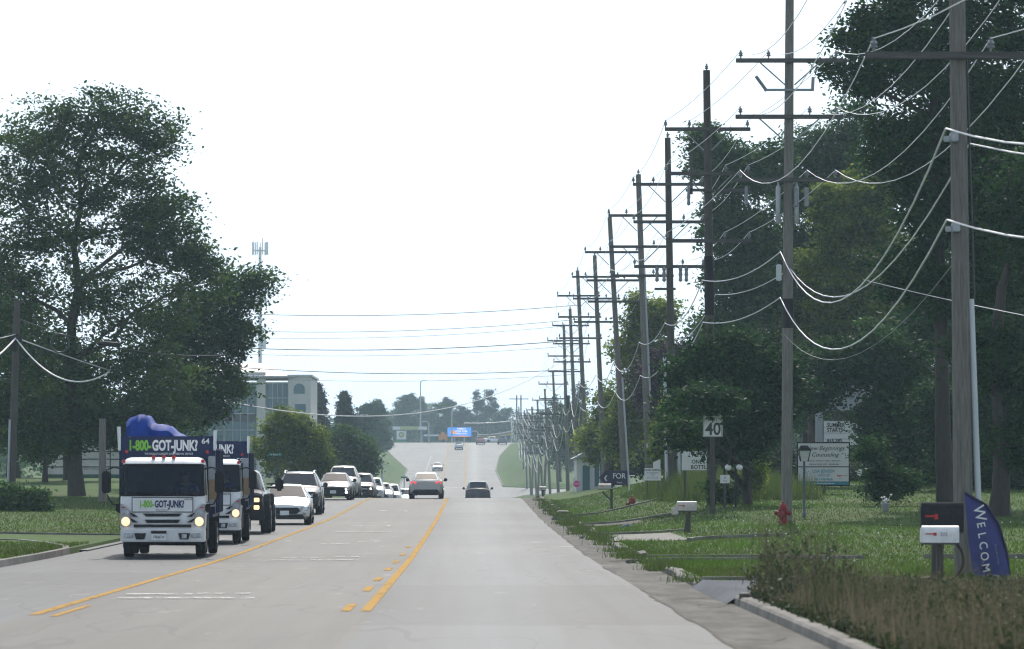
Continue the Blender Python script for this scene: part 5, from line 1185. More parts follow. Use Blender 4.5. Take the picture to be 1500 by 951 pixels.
# counselling / realtor sign
D=146; s=F/D; x,y,z=G(1206,D); t=thing('business_sign','black framed two panel business sign, counselling above and realty below','sign',(x,y,z-.1))
W=75/s; zb,ztop,zm=zat(711,D)-z+.1,zat(649,D)-z+.1,zat(684,D)-z+.1
MB().box((.02,.05,zb/2+.3),(.13,.12,zb+.6)).build('post',M['dark_wood'],t)
fr=MB().bbox((-W/2-.04,-.03,zb-.04),(W/2+.04,.04,ztop+.04)).build('frame',M['black_plastic'],t)
up=MB().bbox((-W/2+.015,-.055,zm+.02),(W/2-.015,-.028,ztop-.015)).build('upper_panel',M['sign_grey'],t)
lo=MB().bbox((-W/2+.015,-.055,zb+.15),(W/2-.015,-.028,zm-.02)).build('lower_panel',M['sign_grey'],t)
MB().bbox((-W/2+.015,-.055,zb+.015),(W/2-.015,-.028,zb+.148)).build('web_strip',mat('teal strip',(.02,.17,.22),.5),t)
text('New Beginnings',.235,M['black_text'],up,(.05,-.058,ztop-.21),shear=.35,xs=1.0,bold=.004); text('Counseling',.235,M['black_text'],up,(.05,-.058,ztop-.46),shear=.35,xs=1.0,bold=.004)
text('COUPLES • MARRIAGE • FAMILY • MEDIATION',.062,M['black_text'],up,(.02,-.058,zm+.23),bold=.01); text('ANNE ALTHOFF, LCPC    815-382-4694',.068,M['black_text'],up,(.02,-.058,zm+.10),bold=.02)
text('LISA JENSEN',.17,M['teal_text'],lo,(.0,-.058,zm-.17),xs=.95,bold=.015); text('GROUP',.14,M['teal_text'],lo,(.02,-.058,zm-.33),xs=.95,bold=.012); text('815-788-9660',.125,M['teal_text'],lo,(.02,-.058,zm-.49),xs=.95,bold=.022)
text('kw',.14,M['red_text'],lo,(.62,-.058,zm-.34),bold=.02); text('SUCCESS',.05,M['black_text'],lo,(.83,-.058,zm-.33)); text('REALTY',.035,M['black_text'],lo,(.66,-.058,zm-.46))
text('www.lisajensengroup.com',.085,M['white_text'],t,(0,-.058,zb+.08),bold=.005)
mb=MB(); cx,cz=-.72,zm-.26     # tree shaped emblem
mb.tube([(cx,-.062,cz-.22),(cx,-.062,cz-.02)],.018,5)
for k in range(16):
    a=k*2.4; r=.05+.012*k; mb.tube([(cx+r*math.cos(a)-.02,-.062,cz+.03+r*.9*math.sin(a)),(cx+r*math.cos(a)+.025,-.062,cz+.045+r*.9*math.sin(a))],.011,4)
mb.build('emblem',M['teal_text'],lo)
# marquee with changeable letters
D=186; s=F/D; x,y,z=G(1236,D); t=thing('marquee_sign','white changeable letter board between two grey poles, behind leaves','sign',(x,y,z-.2)); zb,ztop=zat(652,D)-z+.2,zat(617,D)-z+.2; W=59/s
for dx in (-W/2-.22,W/2+.12): MB().box((dx,.05,(ztop+1)/2),(.34,.3,ztop+1)).build('post',M['galv'],t)
b=MB().bbox((-W/2,-.1,zb),(W/2,.1,ztop)).build('board',M['sign_white'],t)
mb=MB()
for k in range(5): zz=zb+(ztop-zb)*k/4; mb.bbox((-W/2,-.112,zz-.012),(W/2,-.10,zz+.012))
mb.build('letter_rail',M['galv'],b)
for i,(w,f) in enumerate((('SUMMER',.83),('STARTS',.62),('815 385',.17))): text(w,.27,M['black_text'],b,(-W/2+.16,-.12,zb+(ztop-zb)*f),xs=.85,bold=.02,align='LEFT')
MB().bbox((-W/2-.4,-.2,ztop+.5),(W/2+.4,.2,ztop+1.9)).build('cabinet',M['roof_grey'],t)
# YEAR / ONLY / BOTTLES board half behind leaves
D=140; s=F/D; x,y,z=G(1023,D); t=thing('board_sign','white board with black letters half sunk in leaves beside the speed limit post','sign',(x,y,z-.1)); zb,ztop=zat(689,D)-z+.1,zat(661,D)-z+.1
MB().bbox((-.62,-.03,zb),(.62,.03,ztop)).build('board',M['sign_white'],t)
for w,zz,sz in (('7 YEAR',ztop-.13,.24),('ONLY  P',ztop-.40,.2),('BOTTLES',ztop-.60,.2)): text(w,sz,M['black_text'],t,(.1,-.036,zz),xs=.95,bold=.015)
for dx in (-.5,.5): MB().box((dx,.06,zb/2+.1),(.09,.08,zb+.2)).build('post',M['dark_wood'],t)
# twin globes
D=127; t=thing('globe_lamp','twin white globe lamps on short black posts among shrubs','lamp',G(1076,D))
for px in (1066.5,1083):
    dx=xat(px,D)-t.location.x; zz=zat(686,D)-t.location.z
    MB().tube([(dx-.12,0,-.1),(dx-.12,0,zz-.02),(dx-.02,0,zz-.0)],.045,8).build('post',M['black_plastic'],t)
    bm=MB(); bm.lathe([(.115*math.sin(a),-.115*math.cos(a)) for a in np.linspace(.02,math.pi-.02,10)],(dx,0,zz+.02),16).build('globe',M['globe'],t,smooth=2)
x,y,z=G(1062,126); t=thing('small_sign','little white notice board by the twin globe lamps','sign',(x,y,z)); zz=zat(702,126)-z
MB().box((0,0,zz),(.32,.025,.28)).build('board',M['sign_white'],t,bevel=.005); MB().box((0,.03,zz/2-.1),(.05,.04,zz+.1)).build('post',M['dark_wood'],t); text('A',.13,M['teal_text'],t,(0,-.017,zz+.05)); text('SALE',.06,M['teal_text'],t,(0,-.017,zz-.06),bold=.01)
# NOW HIRING
D=152; x,y,z=G(956,D); t=thing('hiring_sign','white now hiring board standing on the grass bank','sign',(x,y,z-.1)); zc=zat(695,D)-z+.1
o=MB().box((0,0,zc),(.66,.03,.50)).build('board',M['sign_white'],t,bevel=.005)
for w,dz,sz in (('NOW HIRING',.17,.115),('ALL POSITIONS',.06,.075),('INQUIRE',-.02,.05)): text(w,sz,M['black_text'],t,(0,-.02,zc+dz),xs=.9,bold=.015 if sz>.1 else .004)
text('FOCUS',.14,M['grey_text'],t,(0,-.02,zc-.15),bold=.004)
for dx in (-.22,.22): MB().box((dx,.03,zc/2-.2),(.05,.04,zc+.1)).build('post',M['dark_wood'],t)
D=166; x,y,z=G(962,D); t=thing('panel_sign','blank slanted white panel just above the hiring board','sign',(x,y,z)); zc=zat(680,D)-z
MB().prism([(-.16,zc-.22),(.16,zc-.22),(.16,zc+.22),(-.16,zc+.08)],-.02,.02).build('panel',M['sign_white'],t); MB().box((0,.04,zc/2-.1),(.06,.05,zc)).build('post',M['galv'],t)
# arrow shaped board
D=196; x,y,z=G(899,D); t=thing('arrow_sign','dark arrow shaped board pointing left with white letters','sign',(x,y,z-.2)); zc=zat(700,D)-z+.2
MB().prism([(-.78,zc),(-.42,zc+.38),(.72,zc+.38),(.72,zc-.38),(-.42,zc-.38)],-.04,.04).build('board',M['flag_edge'],t)
text('FOR',.40,M['white_text'],t,(.28,-.045,zc+.08),xs=.9,bold=.01); text('lease',.14,M['white_text'],t,(.3,-.045,zc-.24)); text('‹',.6,M['white_text'],t,(-.42,-.045,zc+.02),bold=.02)
for dx in (-.4,.5): MB().box((dx,.06,zc/2),(.08,.06,zc)).build('post',M['dark_wood'],t)
MB().box((.25,-.02,zc-.62),(.6,.03,.3)).build('lower_panel',M['sign_white'],t)
text('OPEN',.16,M['dark_text'],t,(.25,-.04,zc-.62),bold=.03)
# white pipe frame
D=170; x,y,z=G(925,D); zc=zat(697,D)-z
o=MB().tube([(-.1,0,-.1),(-.1,0,zc),(.16,0,zc)],.03,8).build('pipe_bracket',M['white_paint'],smooth=1,loc=(x,y,z)); tag(o,'white bent pipe frame beside the leaning pole','pipe')
# pink sign and small things near crest
D=225; x,y,z=G(844,D); t=thing('pink_sign','bright pink round lawn sign with a pale top by the middle poles','sign',(x,y,z)); zc=zat(709,D)-z
MB().lathe([(.01,-.015),(.2,-.015),(.2,.015),(.01,.015)],(.02,0,zc),14,'Y').build('disc',M['pink'],t); MB().lathe([(.01,-.02),(.1,-.018),(.1,.012),(.01,.014)],(-.12,-.01,zc+.24),12,'Y').build('pale_disc',M['sign_white'],t); MB().tube([(0,.03,-.1),(0,.03,zc)],.02,5).build('stake',M['galv'],t)
text('SALE',.12,M['white_text'],t,(.02,-.02,zc),bold=.02)
# mailboxes
def mailbox_mb(L,w,h):
    mb=MB(); prof=[(-w/2,0),(w/2,0),(w/2,h*.55)]+[(w/2*math.cos(a),h*.55+h*.45*math.sin(a)) for a in np.linspace(.25,math.pi-.25,8)]+[(-w/2,h*.55)]
    return mb.prismx(prof,-L/2,L/2)   # long side faces the road user
def mailbox(name,label,loc,L,h,zb,m,post,flag='red_text',group=None,rz=0):
    t=thing(name,label,'mailbox',loc,rz,group)
    b=mailbox_mb(L,.22,h).build('box',M[m],t,smooth=.6,loc=(0,0,zb))
    MB().box((-L/2-.008,0,h*.45),(.014,.19,h*.8)).build('door',M[m],b)
    MB().bbox((-L*.42,-.125,h*.50),(-L*.18,-.113,h*.56)).bbox((-L*.20,-.125,h*.42),(-L*.12,-.113,h*.60)).build('flag',M[flag],b)
    MB().box((0,0,zb-.015),(L*1.0,.2,.03)).build('base_plate',M['dark_wood'],t)
    MB().box((post,.0,zb/2-.1),(.10,.10,zb+.15)).build('post',M['dark_wood'],t)
    return t
X,D=xat(1377,59.5),59.5; z=gz(X,D)
t=mailbox('mailbox','white mailbox numbered 515 with a red flag on a black post, nearest the camera',(X,D,z-.05),.58,.27,zat(795,59.5)-z+.05,'mail_white',0)
text('515',.085,M['grey_text'],t,(.05,-.115,zat(781,59.5)-z+.03),bold=.02,xs=.9,name='house_number')
D=61; X=xat(1380,D); z=gz(X,D)
mailbox('mailbox','large black mailbox with a red flag just behind the white one',(X,D,z-.05),.68,.48,zat(779,D)-z+.05,'black_plastic',-.12)
D=59.8; X=xat(1375,D); zc=zat(820,D)
o=MB().tube([(.42*math.cos(a)*.9,0,.36*math.sin(a)) for a in np.linspace(R(140),R(-120),26)],.022,7).build('vine_hoop',M['bark'],smooth=1,loc=(X,D-.12,zc)); tag(o,'dark bent vine hoop curling round the near mailbox post','vine')
D=108; X=xat(1006,D); z=gz(X,D); t=mailbox('mailbox','weathered beige mailbox on a thick grey post in mid lawn',(X,D,z-.05),.56,.27,zat(748,D)-z+.05,'mail_beige',.06)
MB().box((-.34,-.02,zat(752,D)-z+.12),(.2,.2,.22)).build('newspaper_tube',M['mail_beige'],t,bevel=.03); MB().box((-.02,.02,(zat(754,D)-z)/2),(.07,.07,zat(754,D)-z+.1),ry=.12).build('brace',M['dark_wood'],t)
D=152; X=xat(886,D)-.35; z=gz(X,D)
D=150; X=xat(886,D); z=gz(X,D); t=mailbox('mailbox','beige mailbox with a dark base on a braced post by the third driveway',(X,D,z-.05),.50,.2,zat(716,D)-z+.05,'mail_beige',.27)
MB().tube([(.25,0,zat(731,D)-z),(-.1,0,zat(720,D)-z+.04)],.035,6).build('brace',M['dark_wood'],t)
D=205; X=xat(795,D); z=gz(X,D); mailbox('mailbox','tiny pale mailbox at the crest beside the kerb',(X,D,z-.05),.36,.2,max(.4,zat(719,D)-z),'mail_beige',0)
D=140; X=xat(1265,D); z=gz(X,D); t=thing('post_box','black and white newspaper box on a dark post behind the counselling sign','mailbox',(X,D,z-.05)); zc=zat(692,D)-z
mailbox_mb(.24,.3,.3).build('box',M['black_plastic'],t,smooth=.6,loc=(.06,0,zc-.1)); MB().lathe([(.001,-.02),(.13,-.02),(.13,.02),(.001,.02)],(-.12,-.05,zc+.04),14,'Y').build('door',M['mail_white'],t); MB().box((.1,0,zc/2-.05),(.1,.1,zc)).build('post',M['dark_wood'],t)
# planter of white flowers
D=122; X=xat(1297,D); z=gz(X,D); t=thing('planter','small blue grey pot with white blooms on the lawn','planter',(X,D,z-.02))
MB().lathe([(.10,0),(.15,.26),(.17,.27),(.17,.30),(.13,.30)],n=14).build('pot',M['galv'],t,smooth=.8)
mb=MB(); rng=random.Random(4)
for k in range(12):
    a=rng.uniform(0,6.28); r=rng.uniform(.02,.24); c=(r*math.cos(a),r*math.sin(a)*.7,.34+rng.uniform(0,.16)+.2*(r*math.cos(a)>.1)*.5); mb.lathe([(.005,-.03),(.05,0),(.005,.035)],c,7); mb.tube([(0,0,.25),c],.006,4)
mb.build('blooms',M['flower'],t)
# concrete chunk lying in the grass
x,y,z=G(918,118); o=MB().tube([(-.22,0,.03),(.05,.05,.12),(.2,-.02,.03)],[.03,.05,.02],6).build('broken_branch',M['galv'],loc=(x,y,z)); tag(o,'pale broken stick lying on the lawn near the kerb','debris')
# welcome feather flag
D=64.3; s=F/D; x,y,z=G(1446,D)
t=thing('feather_flag','blue violet feather flag reading WELCOME beside the nearest utility pole','flag',(x,y,z-.05))
def fz(py): return zat(py,D)-z+.05
def fx(px): return xat(px,D)-x
Lp=[(1412,722),(1416,760),(1420,800),(1427,842),(1432,872)]; Rp=[(1412,722),(1441,736),(1462,768),(1474,810),(1480,858),(1482,872)]
left=[(fx(np.interp(v,[p[1] for p in Lp],[p[0] for p in Lp])),fz(v)) for v in np.linspace(722,872,18)]
right=[(fx(np.interp(v,[p[1] for p in Rp],[p[0] for p in Rp])),fz(v)) for v in np.linspace(722,872,18)]
V=[];fs=[]; nc=6
for (lx,lz),(rx,rz_) in zip(left,right):
    for c in range(nc+1):
        u=c/nc; V.append((lx+(rx-lx)*u,.03*math.sin(u*5+lz*3),lz))
n=len(V)
for i in range(17):
    for c in range(nc):
        a=i*(nc+1)+c; q=(a,a+1,a+nc+2,a+nc+1); fs.append(q); fs.append(tuple(k+n for k in reversed(q)))
MB().add(V+[(a,b+.006,c) for a,b,c in V],fs).build('cloth',M['flag'],t,smooth=1)
MB().tube([(p[0]+.012,.0,p[1]) for p in right[:1]]+[(p[0]+.012,.0,p[1]) for p in right[2:]]+[(right[-1][0]+.01,0,-.2)],.022,7).build('pole',M['flag_edge'],t,smooth=1)
sl=math.atan2(fz(842)-fz(735),fx(1441)-fx(1431))
for i,(ch,sz) in enumerate(zip('WELCOME',(.26,.19,.19,.19,.19,.19,.19))):
    py=752+[0,17,32,47,63,80,97][i]; px=1434+ (py-752)*.115
    text(ch,sz*1.05,M['white_text'],t,(fx(px),-.05,fz(py)),roll=R(-78),xs=.95,bold=.004)
text('Come join us today',.045,M['grey_text'],t,(fx(1460),-.05,fz(812)),roll=R(-80))
MB().box((fx(1455),-.045,fz(846)),(.22,.006,.10),ry=.1).build('emblem',M['grey_text'],t)
# green street name sign at the left corner
D=186; x,y,z=G(404,D); t=thing('street_sign','green street name sign on a thin dark post at the corner','street sign',(x,y,z-.1)); zc=zat(666,D)-z+.1
MB().tube([(.05,0,0),(.05,0,zc-.05)],.035,8).build('post',M['dark_wood'],t)
b=MB().box((-.02,-.02,zc),(.74,.02,.18)).build('blade',M['green_sign'],t); text('W Beech St',.13,M['white_text'],b,(-.02,-.033,zc),xs=.85,bold=.01)
# ================================================================== BUILDINGS AND FAR THINGS
D=225; x0,x1=xat(62,D),xat(215,D); zb=zat(722,D); z1,z2=zat(695,D),zat(648,D)
t=thing('low_building','low building with cream lap panels above a dark green base, behind the left trees','building',((x0+x1)/2,D,zb)); W=x1-x0
MB().bbox((-W/2,0,0),(W/2,5,z1-zb)).build('base_wall',M['green_panel'],t)
MB().bbox((-W/2,.01,z1-zb),(W/2,4.9,z2-zb)).build('upper_wall',M['trailer_white'],t)
mb=MB()
for k in range(4): zz=z1-zb+(k+.98)*(z2-z1)/4.2; mb.bbox((-W/2,-.02,zz-.03),(W/2,.008,zz+.03))
for xx in (-W/2+.35*W,.15*W): mb.bbox((xx-.03,-.022,z1-zb),(xx+.03,.006,z2-zb))
mb.build('trim',M['black_plastic'],t); text('Service Center',.24,M['grey_text'],t,(.3,-.02,z1-zb+.95)); text('Street Entrance',.24,M['grey_text'],t,(-.2,-.02,z1-zb+.34))
MB().box((-.1,-.03,z1-zb-.9),(.45,.05,.5)).build('vent',M['black_plastic'],t)
MB().bbox((-W/2-.2,-.2,z2-zb),(W/2+.2,5.2,z2-zb+.2)).build('roof',M['roof_grey'],t)
# office block
D=420; s=F/D; def_x=lambda px: xat(px,D)
xr=xat(453,D); xl=xat(230,D); zb=zat(700,D); H=zat(552,D)-zb; t=thing('office_building','pale office block with teal curtain glass, an arched window and a grey hipped roof','building',(0,D,zb))
def ox(px): return xat(px,D)
def oz(py): return zat(py,D)-zb
MB().bbox((xl,.4,0),(xr,18,H-.6)).build('wall',M['stucco'],t)
MB().bbox((ox(422),-.3,0),(xr+.15,18.2,H)).build('corner_wall',M['stucco'],t,bevel=.05)
MB().bbox((ox(376),-.25,0),(ox(389),.5,H+.3)).build('pilaster',M['stucco'],t)
mb=MB(); mb.bbox((xl-.1,-.1,oz(548)-.25),(ox(389),.6,oz(548)+.2)).bbox((ox(389),.1,oz(553)-.1),(ox(422),.6,oz(553)+.25)).bbox((ox(421),-.45,H),(xr+.35,18.4,H+.22)).build('cornice',M['stucco'],t)
for a,b in ((392,421),(330,374),(270,326)):
    g=MB().bbox((ox(a),.05,oz(690)),(ox(b),.38,oz(562))).build('window',M['teal_glass'],t); mb=MB()
    for k in range(1,4): xx=ox(a)+(ox(b)-ox(a))*k/4; mb.bbox((xx-.03,-.0,oz(690)),(xx+.03,.05,oz(562)))
    for zz in (583,606,630,655): mb.bbox((ox(a),.0,oz(zz)-.04),(ox(b),.048,oz(zz)+.04))
    mb.build('mullion',M['galv'],g)
    MB().bbox((ox(a),.02,oz(618)),(ox(b),.045,oz(606)-.05)).build('spandrel',mat('dark spandrel',(.02,.03,.04),.3),g)
cx=ox(438.5); r=.62; pr=[(cx+r*math.cos(a),oz(570)+r*math.sin(a)) for a in np.linspace(0,math.pi,14)]+[(cx-r,oz(577)),(cx+r,oz(577))]
MB().prism(pr,-.34,-.28).build('arched_window',M['teal_glass'],t)
for y0,y1 in ((592,604),(612,626),(634,650)): MB().bbox((ox(432),-.34,oz(y1)),(ox(448),-.28,oz(y0))).build('window',M['teal_glass'],t)
hx0,hx1=xl-.3,ox(430); zc_=oz(551); rp=oz(530)
MB().add([(hx0,-.6,zc_),(hx1,-.6,zc_),(hx1,14,zc_),(hx0,14,zc_),(hx0+4,6,rp),(ox(378),6,rp),(hx0,-.6,zc_-.2),(hx1,-.6,zc_-.2),(hx1,14,zc_-.2),(hx0,14,zc_-.2)],[(0,1,5,4),(1,2,5),(2,3,4,5),(3,0,4),(6,7,1,0),(7,8,2,1),(8,9,3,2),(9,6,0,3),(9,8,7,6)]).build('roof',M['roof_grey'],t)
# cell tower
D=640; x=xat(381,D); zb=gz(x,D)-.5; H=zat(362,D)-zb; t=thing('cell_tower','tall slender phone mast with a crown of antennas rising behind the office block','tower',(x,D,zb))
M['mast']=mat('pale mast paint',(.66,.68,.70),.5)
MB().tube([(0,0,0),(0,0,H)],[.36,.24],12).build('mast',M['mast'],t,smooth=1)
mb=MB(); mb.tube([(1.25*math.cos(a),1.25*math.sin(a),H-.6) for a in np.linspace(0,2*math.pi,13)],.07,5)
for k in range(3): a=k*2.09; mb.tube([(0,0,H-.6),(1.25*math.cos(a),1.25*math.sin(a),H-.6)],.07,5)
mb.build('platform',M['mast'],t)
for k in range(9):
    a=k*.698+.2; MB().box((1.3*math.cos(a),1.3*math.sin(a),H-.25),(.2,.14,2.2),rz=a).build('antenna',M['mast'],t)
MB().tube([(.4,0,H),(.4,0,H+1.6)],.06,5).build('rod',M['galv'],t)
for py in (432,500): zz=zat(py,D)-zb; MB().bbox((.3,-.4,zz-1.2),(1.0,.4,zz+1.2)).bbox((-.3,-.1,zz-.1),(.4,.1,zz+.1)).build('equipment',M['mast'],t)
# gantry-like grey pylon, red letters
D=560; x=xat(534,D); zb=gz(x,D); t=thing('pylon_sign','grey pylon sign with a dark cabinet standing above the bushes','sign',(x,D,zb)); a,b=zat(607,D)-zb,zat(640,D)-zb
MB().bbox((0,0,0),(.42,.5,a)).build('pillar',M['stucco'],t); MB().bbox((-1.3,-.1,a-1.35),(0,.4,a-.35)).build('cabinet',M['flag_edge'],t); MB().bbox((-1.4,-.15,a-.3),(.5,.55,a)).build('cap',M['galv'],t); text('BANK',.42,M['white_text'],t,(-.65,-.11,a-.85),bold=.02)
D=540; x=xat(513,D); zb=gz(x,D); t=thing('letter_sign','red orange lit letters peeping above the hazy bushes','sign',(x,D,zb)); zz=zat(634,D)-zb
text('ACE',1.0,M['led_red'],t,(-.1,-.12,zz),xs=1.4,bold=.03); MB().bbox((-1.4,-.1,zz-.7),(1.4,.1,zz-.55)).bbox((-.15,0,0),(.15,.2,zz-.6)).build('frame',M['chassis'],t)
# street lights of the far left verge
def light(px,py,D,label,arm=-1,h2=0):
    x=xat(px,D); zb=gz(x,D)-.2; H=zat(py,D)-zb; t=thing('street_light',label,'street light',(x,D,zb))
    r=.06+.00008*D; MB().tube([(0,0,0),(0,0,H-.3),(arm*.3,0,H),(arm*.9,0,H+.08)],[r*1.5,r,r*.8,r*.7],8).build('pole',M['galv'],t,smooth=1)
    MB().box((arm*1.2,0,H+.05),(.8,.3,.16)).build('lamp_head',M['conduit'],t,bevel=.04); return t
light(549,660,420,'street light with a pale head bent left over the hazy bush'); light(560,668,450,'shorter grey street light right of the one with the pale head',-1)
light(628,618,880,'tall thin street light beside the fuel canopy',-1); light(700,632,930,'faint street light behind the hilltop cars')
light(616,558,935,'tall dark pole rising above the hazy trees',1)
D=320; x=xat(590,D); x,D=xat(592,345),345; zb=gz(x,D); t=thing('street_sign','small cross shaped street sign beyond the crest','street sign',(x,D,zb-.2)); zz=zat(697,D)-zb; MB().tube([(0,0,0),(0,0,zz+.3)],.05,6).build('post',M['galv'],t); MB().box((0,-.03,zz+.05),(.62,.03,.16)).build('blade',M['green_sign'],t)
# fuel station: price pylon with flower emblem, canopy
D=905; s=F/D; x=xat(588,D); zb=gz(x,D); zz=zat(638,D)-zb; t=thing('fuel_sign','white and green fuel station pylon with a green and yellow flower emblem','sign',(x,D,zb))
w=7/s; MB().bbox((-w,-.1,0),(w,.2,zz-.9)).build('base',M['brand_green'],t); MB().bbox((-w,-.14,zz-.95),(w,.24,zz+1.1)).build('panel',M['sign_white'],t)
def flower(r0,r1,n,m,y,nm):
    mb=MB(); pts=[]
    for k in range(n*2): a=math.pi*k/n; r=r1 if k%2==0 else r0; pts.append((r*math.cos(a),zz+.15+r*math.sin(a)))
    mb.prism(pts,y,y-.02).build(nm,m,t)
flower(.55,.75,18,M['brand_green'],-.15,'emblem'); flower(.35,.52,18,M['yellow'],-.18,'emblem_ring'); flower(.12,.26,12,M['sign_white'],-.21,'emblem_heart'); text('bp',.4,M['brand_green'],t,(.75,-.15,zz+.85))
D=930; s=F/D; x=xat(600,D); zb=gz(x,D); t=thing('fuel_canopy','white fuel station canopy with a green and yellow edge on the hilltop','canopy',(x,D,zb)); zz=zat(628,D)-zb
MB().bbox((-4.2,0,zz-.25),(4.2,8,zz+.5)).build('canopy_roof',M['sign_white'],t); MB().bbox((-2.4,-.03,zz-.2),(2.2,-.01,zz+.42)).build('fascia',mat('yellow green fascia',(.42,.45,.12),.5),t)
for dx in (-3,3): MB().bbox((dx-.2,3,0),(dx+.2,3.4,zz-.25)).build('column',M['galv'],t)
D=915; x=xat(572,D); zb=gz(x,D); t=thing('notice_board','small white framed board left of the fuel sign','sign',(x,D,zb)); zz=zat(644,D)-zb; MB().bbox((-.55,0,zz-.6),(.55,.1,zz+.6)).build('board',M['sign_white'],t); MB().bbox((-.42,-.03,zz-.3),(.42,-.01,zz+.4)).build('panel',M['galv'],t); MB().bbox((-.5,.02,0),(-.42,.08,zz-.6)).bbox((.42,.02,0),(.5,.08,zz-.6)).build('post',M['galv'],t)
# roadworks vehicle
D=905; x=xat(640,D); zb=zr(D); t=thing('work_truck','flat white roofed work truck with an orange rear at the hilltop','truck',(x,D,zb))
MB().bbox((-3.2,0,1.55),(.4,2,1.95)).build('roof',M['white_paint'],t); MB().bbox((-3.0,.1,.5),(.2,1.9,1.55)).build('box_body',M['green_panel'],t); MB().bbox((.4,0,.5),(2.6,2,2.0)).bbox((1.0,0,2.0),(1.8,2,2.5)).build('orange_body',M['orange'],t,bevel=.1)
for dx in (-2.2,1.6): MB().lathe([(.42,-.1),(.42,.2)],(dx,0,.42),14,'Y').build('wheel',M['black_rubber'],t)
# screen
D=925; s=F/D; x=xat(673,D); zb=zr(D); t=thing('led_billboard','bright blue lit screen with white and orange writing on the hilltop','billboard',(x,D,zb-1)); zc=zat(633,D)-zb+1; w,h=17.5/s,6.8/s
MB().bbox((-w-.1,.05,zc-h-.1),(w+.1,.6,zc+h+.1)).build('cabinet',M['chassis'],t); b=MB().bbox((-w,0,zc-h),(w,.045,zc+h)).build('screen',M['led_blue'],t)
for wd,zz,sz,m in (('FAMILY',.68,.75,'led_white'),('FUN FAIR',.15,.8,'led_white'),('OPEN DAILY',-.35,.6,'led_white'),('10 - 6',-.8,.5,'led_orange')): text(wd,sz*.8,M[m],b,(.5,-.01,zc+h*zz),xs=1.1,bold=.03)
MB().prism([(-w*.8,zc-.1),(-w*.5,zc+.5),(-w*.25,zc-.2),(-w*.5,zc-.5)],-.02,-.005).build('picture',M['led_orange'],b)
MB().bbox((-w*.6,-.02,zc-h),(w*.8,-.004,zc-h*.86)).build('ticker',M['led_orange'],b)
for dx in (-1.2,1.2): MB().tube([(dx,.3,0),(dx,.3,zc-h)],.18,8).build('post',M['galv'],t)
light(662,600,918,'thin pole crossing the left half of the blue screen',1)
D=935; x=xat(749,D); zb=zr(D); t=thing('traffic_mast','grey traffic mast with a very long arm over the far junction','traffic mast',(x,D,zb)); h=zat(617,D)-zb
MB().tube([(0,0,0),(0,0,h+.2)],.16,8).build('pole',M['galv'],t,smooth=1); MB().tube(catenary((xat(680,D)-x,0,zat(620,D)-zb),(-.1,0,h),.2,8),.09,5).build('mast_arm',M['galv'],t,smooth=1)
# bunting strings
for q,(y0,y1,m,lab) in enumerate(((636,630,'sign_white','white'),(639.5,634,'yellow','yellow'))):
    D=915; mb=MB(); a=Vector((xat(700,D),D,zat(y0,D))); b=Vector((xat(752,D),D-10,zat(y1,D-10))); P=catenary(a,b,.35,44); mb.tube(P,.03,4)
    for k in range(0,44,1):
        p=P[k]; mb.add([tuple(p),(p.x+.17,p.y,p.z),(p.x+.085,p.y,p.z-.42),(p.x,p.y+.02,p.z),(p.x+.17,p.y+.02,p.z),(p.x+.085,p.y+.02,p.z-.42)],[(0,1,2),(5,4,3)])
    o=mb.build('bunting',M[m]); tag(o,f'string of {lab} pennants strung across the far right forecourt','bunting')
# pale house behind the middle poles
D=262; x=xat(868,D); zb=gz(x,D)-.3; t=thing('house','pale sided house with a teal door and steep dark roof glimpsed between the middle poles','house',(x,D,zb)); h=zat(672,D)-zb
MB().bbox((-1.1,0,0),(1.3,7,h)).build('wall',M['cladding'],t); MB().add([(-1.4,-.3,h),(1.6,-.3,h),(1.6,7.3,h),(-1.4,7.3,h),(.1,-.3,h+.8),(.1,7.3,h+.8)],[(0,1,4),(1,2,5,4),(2,3,5),(3,0,4,5),(3,2,1,0)]).build('roof',M['roof_grey'],t)
MB().bbox((-.7,-.05,.0),(-.2,-.01,h-.5)).build('door',M['teal_glass'],t)
mb=MB()
for dx in (.1,.5,.9): mb.bbox((dx-.03,-.06,.5),(dx+.03,-.01,h-.3))
w_=MB().bbox((.1,-.04,.5),(.9,-.01,h-.3)).build('window',M['teal_glass'],t); mb.build('frame',M['white_paint'],w_)

# ================================================================== CAMERA, LIGHT, AIR
sky=SC.world=bpy.data.worlds.new('World'); sky.use_nodes=True; nt=sky.node_tree; bg=nt.nodes['Background']
SUN_EL,SUN_AZ=46,4
st=nt.nodes.new('ShaderNodeTexSky'); st.sky_type='NISHITA'; st.sun_disc=False; st.sun_elevation=R(SUN_EL); st.sun_rotation=R(SUN_AZ); st.air_density=1.0; st.dust_density=4.0; st.ozone_density=1.0
tcw=nt.nodes.new('ShaderNodeTexCoord'); cn=nt.nodes.new('ShaderNodeTexNoise'); cn.inputs['Scale'].default_value=2.2; cn.inputs['Detail'].default_value=6   # thin bright cloud veil
nt.links.new(tcw.outputs['Generated'],cn.inputs['Vector']); cr=nt.nodes.new('ShaderNodeMapRange'); cr.inputs['To Min'].default_value=.8; cr.inputs['To Max'].default_value=1.0; nt.links.new(cn.outputs['Fac'],cr.inputs['Value'])
sx_=nt.nodes.new('ShaderNodeSeparateXYZ'); nt.links.new(tcw.outputs['Generated'],sx_.inputs[0]); er=nt.nodes.new('ShaderNodeMapRange'); er.inputs['From Min'].default_value=.13; er.inputs['From Max'].default_value=.5; er.inputs['To Min'].default_value=1; er.inputs['To Max'].default_value=.25; nt.links.new(sx_.outputs[2],er.inputs['Value'])
ml=nt.nodes.new('ShaderNodeMath'); ml.operation='MULTIPLY'; nt.links.new(cr.outputs[0],ml.inputs[0]); nt.links.new(er.outputs[0],ml.inputs[1])
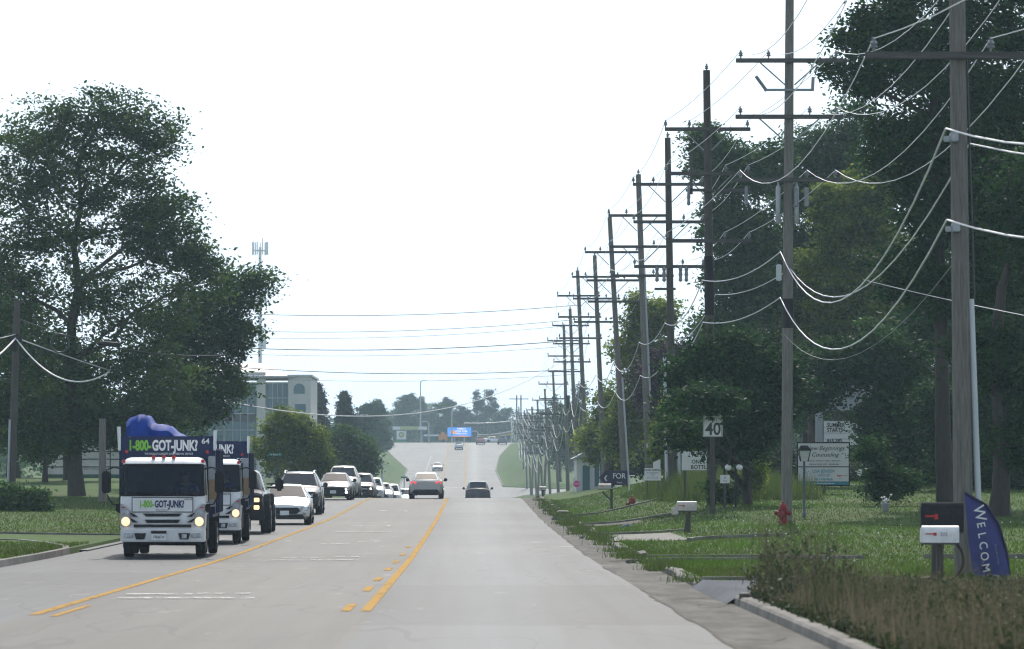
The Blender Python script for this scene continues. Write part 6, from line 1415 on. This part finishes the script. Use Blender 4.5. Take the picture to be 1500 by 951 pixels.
mxw=nt.nodes.new('ShaderNodeMix'); mxw.data_type='RGBA'; nt.links.new(ml.outputs[0],mxw.inputs[0]); nt.links.new(st.outputs[0],mxw.inputs[6]); mxw.inputs[7].default_value=(9.0,10.5,12.0,1)
nt.links.new(mxw.outputs[2],bg.inputs['Color']); bg.inputs['Strength'].default_value=SKY
S=Vector((math.sin(R(SUN_AZ))*math.cos(R(SUN_EL)),math.cos(R(SUN_AZ))*math.cos(R(SUN_EL)),math.sin(R(SUN_EL))))
sl=bpy.data.lights.new('sun','SUN'); sl.energy=SUN; sl.angle=R(.6); sl.color=(1,.95,.87); so=bpy.data.objects.new('sun',sl); COL.objects.link(so); so.rotation_euler=(-S).to_track_quat('-Z','Y').to_euler()
m=bpy.data.materials.new('haze air'); m.use_nodes=True; nt=m.node_tree; nt.nodes.remove(nt.nodes['Principled BSDF'])
v=nt.nodes.new('ShaderNodeVolumePrincipled'); v.inputs['Color'].default_value=(.62,.83,1,1); v.inputs['Density'].default_value=HAZE; v.inputs['Anisotropy'].default_value=.35
nt.links.new(v.outputs[0],nt.nodes['Material Output'].inputs['Volume'])
o=MB().bbox((-1100,-120,-12),(1100,2700,62)).build('haze',m); o['kind']='stuff'; o['label']='thin bluish summer haze filling the air along the road'; o['category']='haze'
cam=bpy.data.cameras.new('camera'); co=bpy.data.objects.new('camera',cam); COL.objects.link(co); SC.camera=co
co.location=(0,0,CAMZ); co.rotation_euler=(R(90),0,0); cam.sensor_width=36; cam.lens=F/1500*36
cam.shift_x=(750-PX0)/1500; cam.shift_y=(PY0-475.5)/1500; cam.clip_end=6000; cam.clip_start=.5
cam.dof.use_dof=True; cam.dof.focus_distance=135; cam.dof.aperture_fstop=3.6
vs=SC.view_settings; SC.display_settings.display_device='sRGB'; vs.view_transform='Standard'; vs.look='None'; vs.gamma=1; vs.exposure=EXPO; vs.use_curve_mapping=False
cy=SC.cycles; SC.render.engine='CYCLES'; cy.use_denoising=True; cy.max_bounces=6; cy.diffuse_bounces=3; cy.glossy_bounces=3; cy.transmission_bounces=4; cy.transparent_max_bounces=10; cy.volume_bounces=1
cy.sample_clamp_indirect=6; cy.filter_width=1.15; cy.caustics_reflective=False; cy.caustics_refractive=False
print('leaf faces',NLEAF)
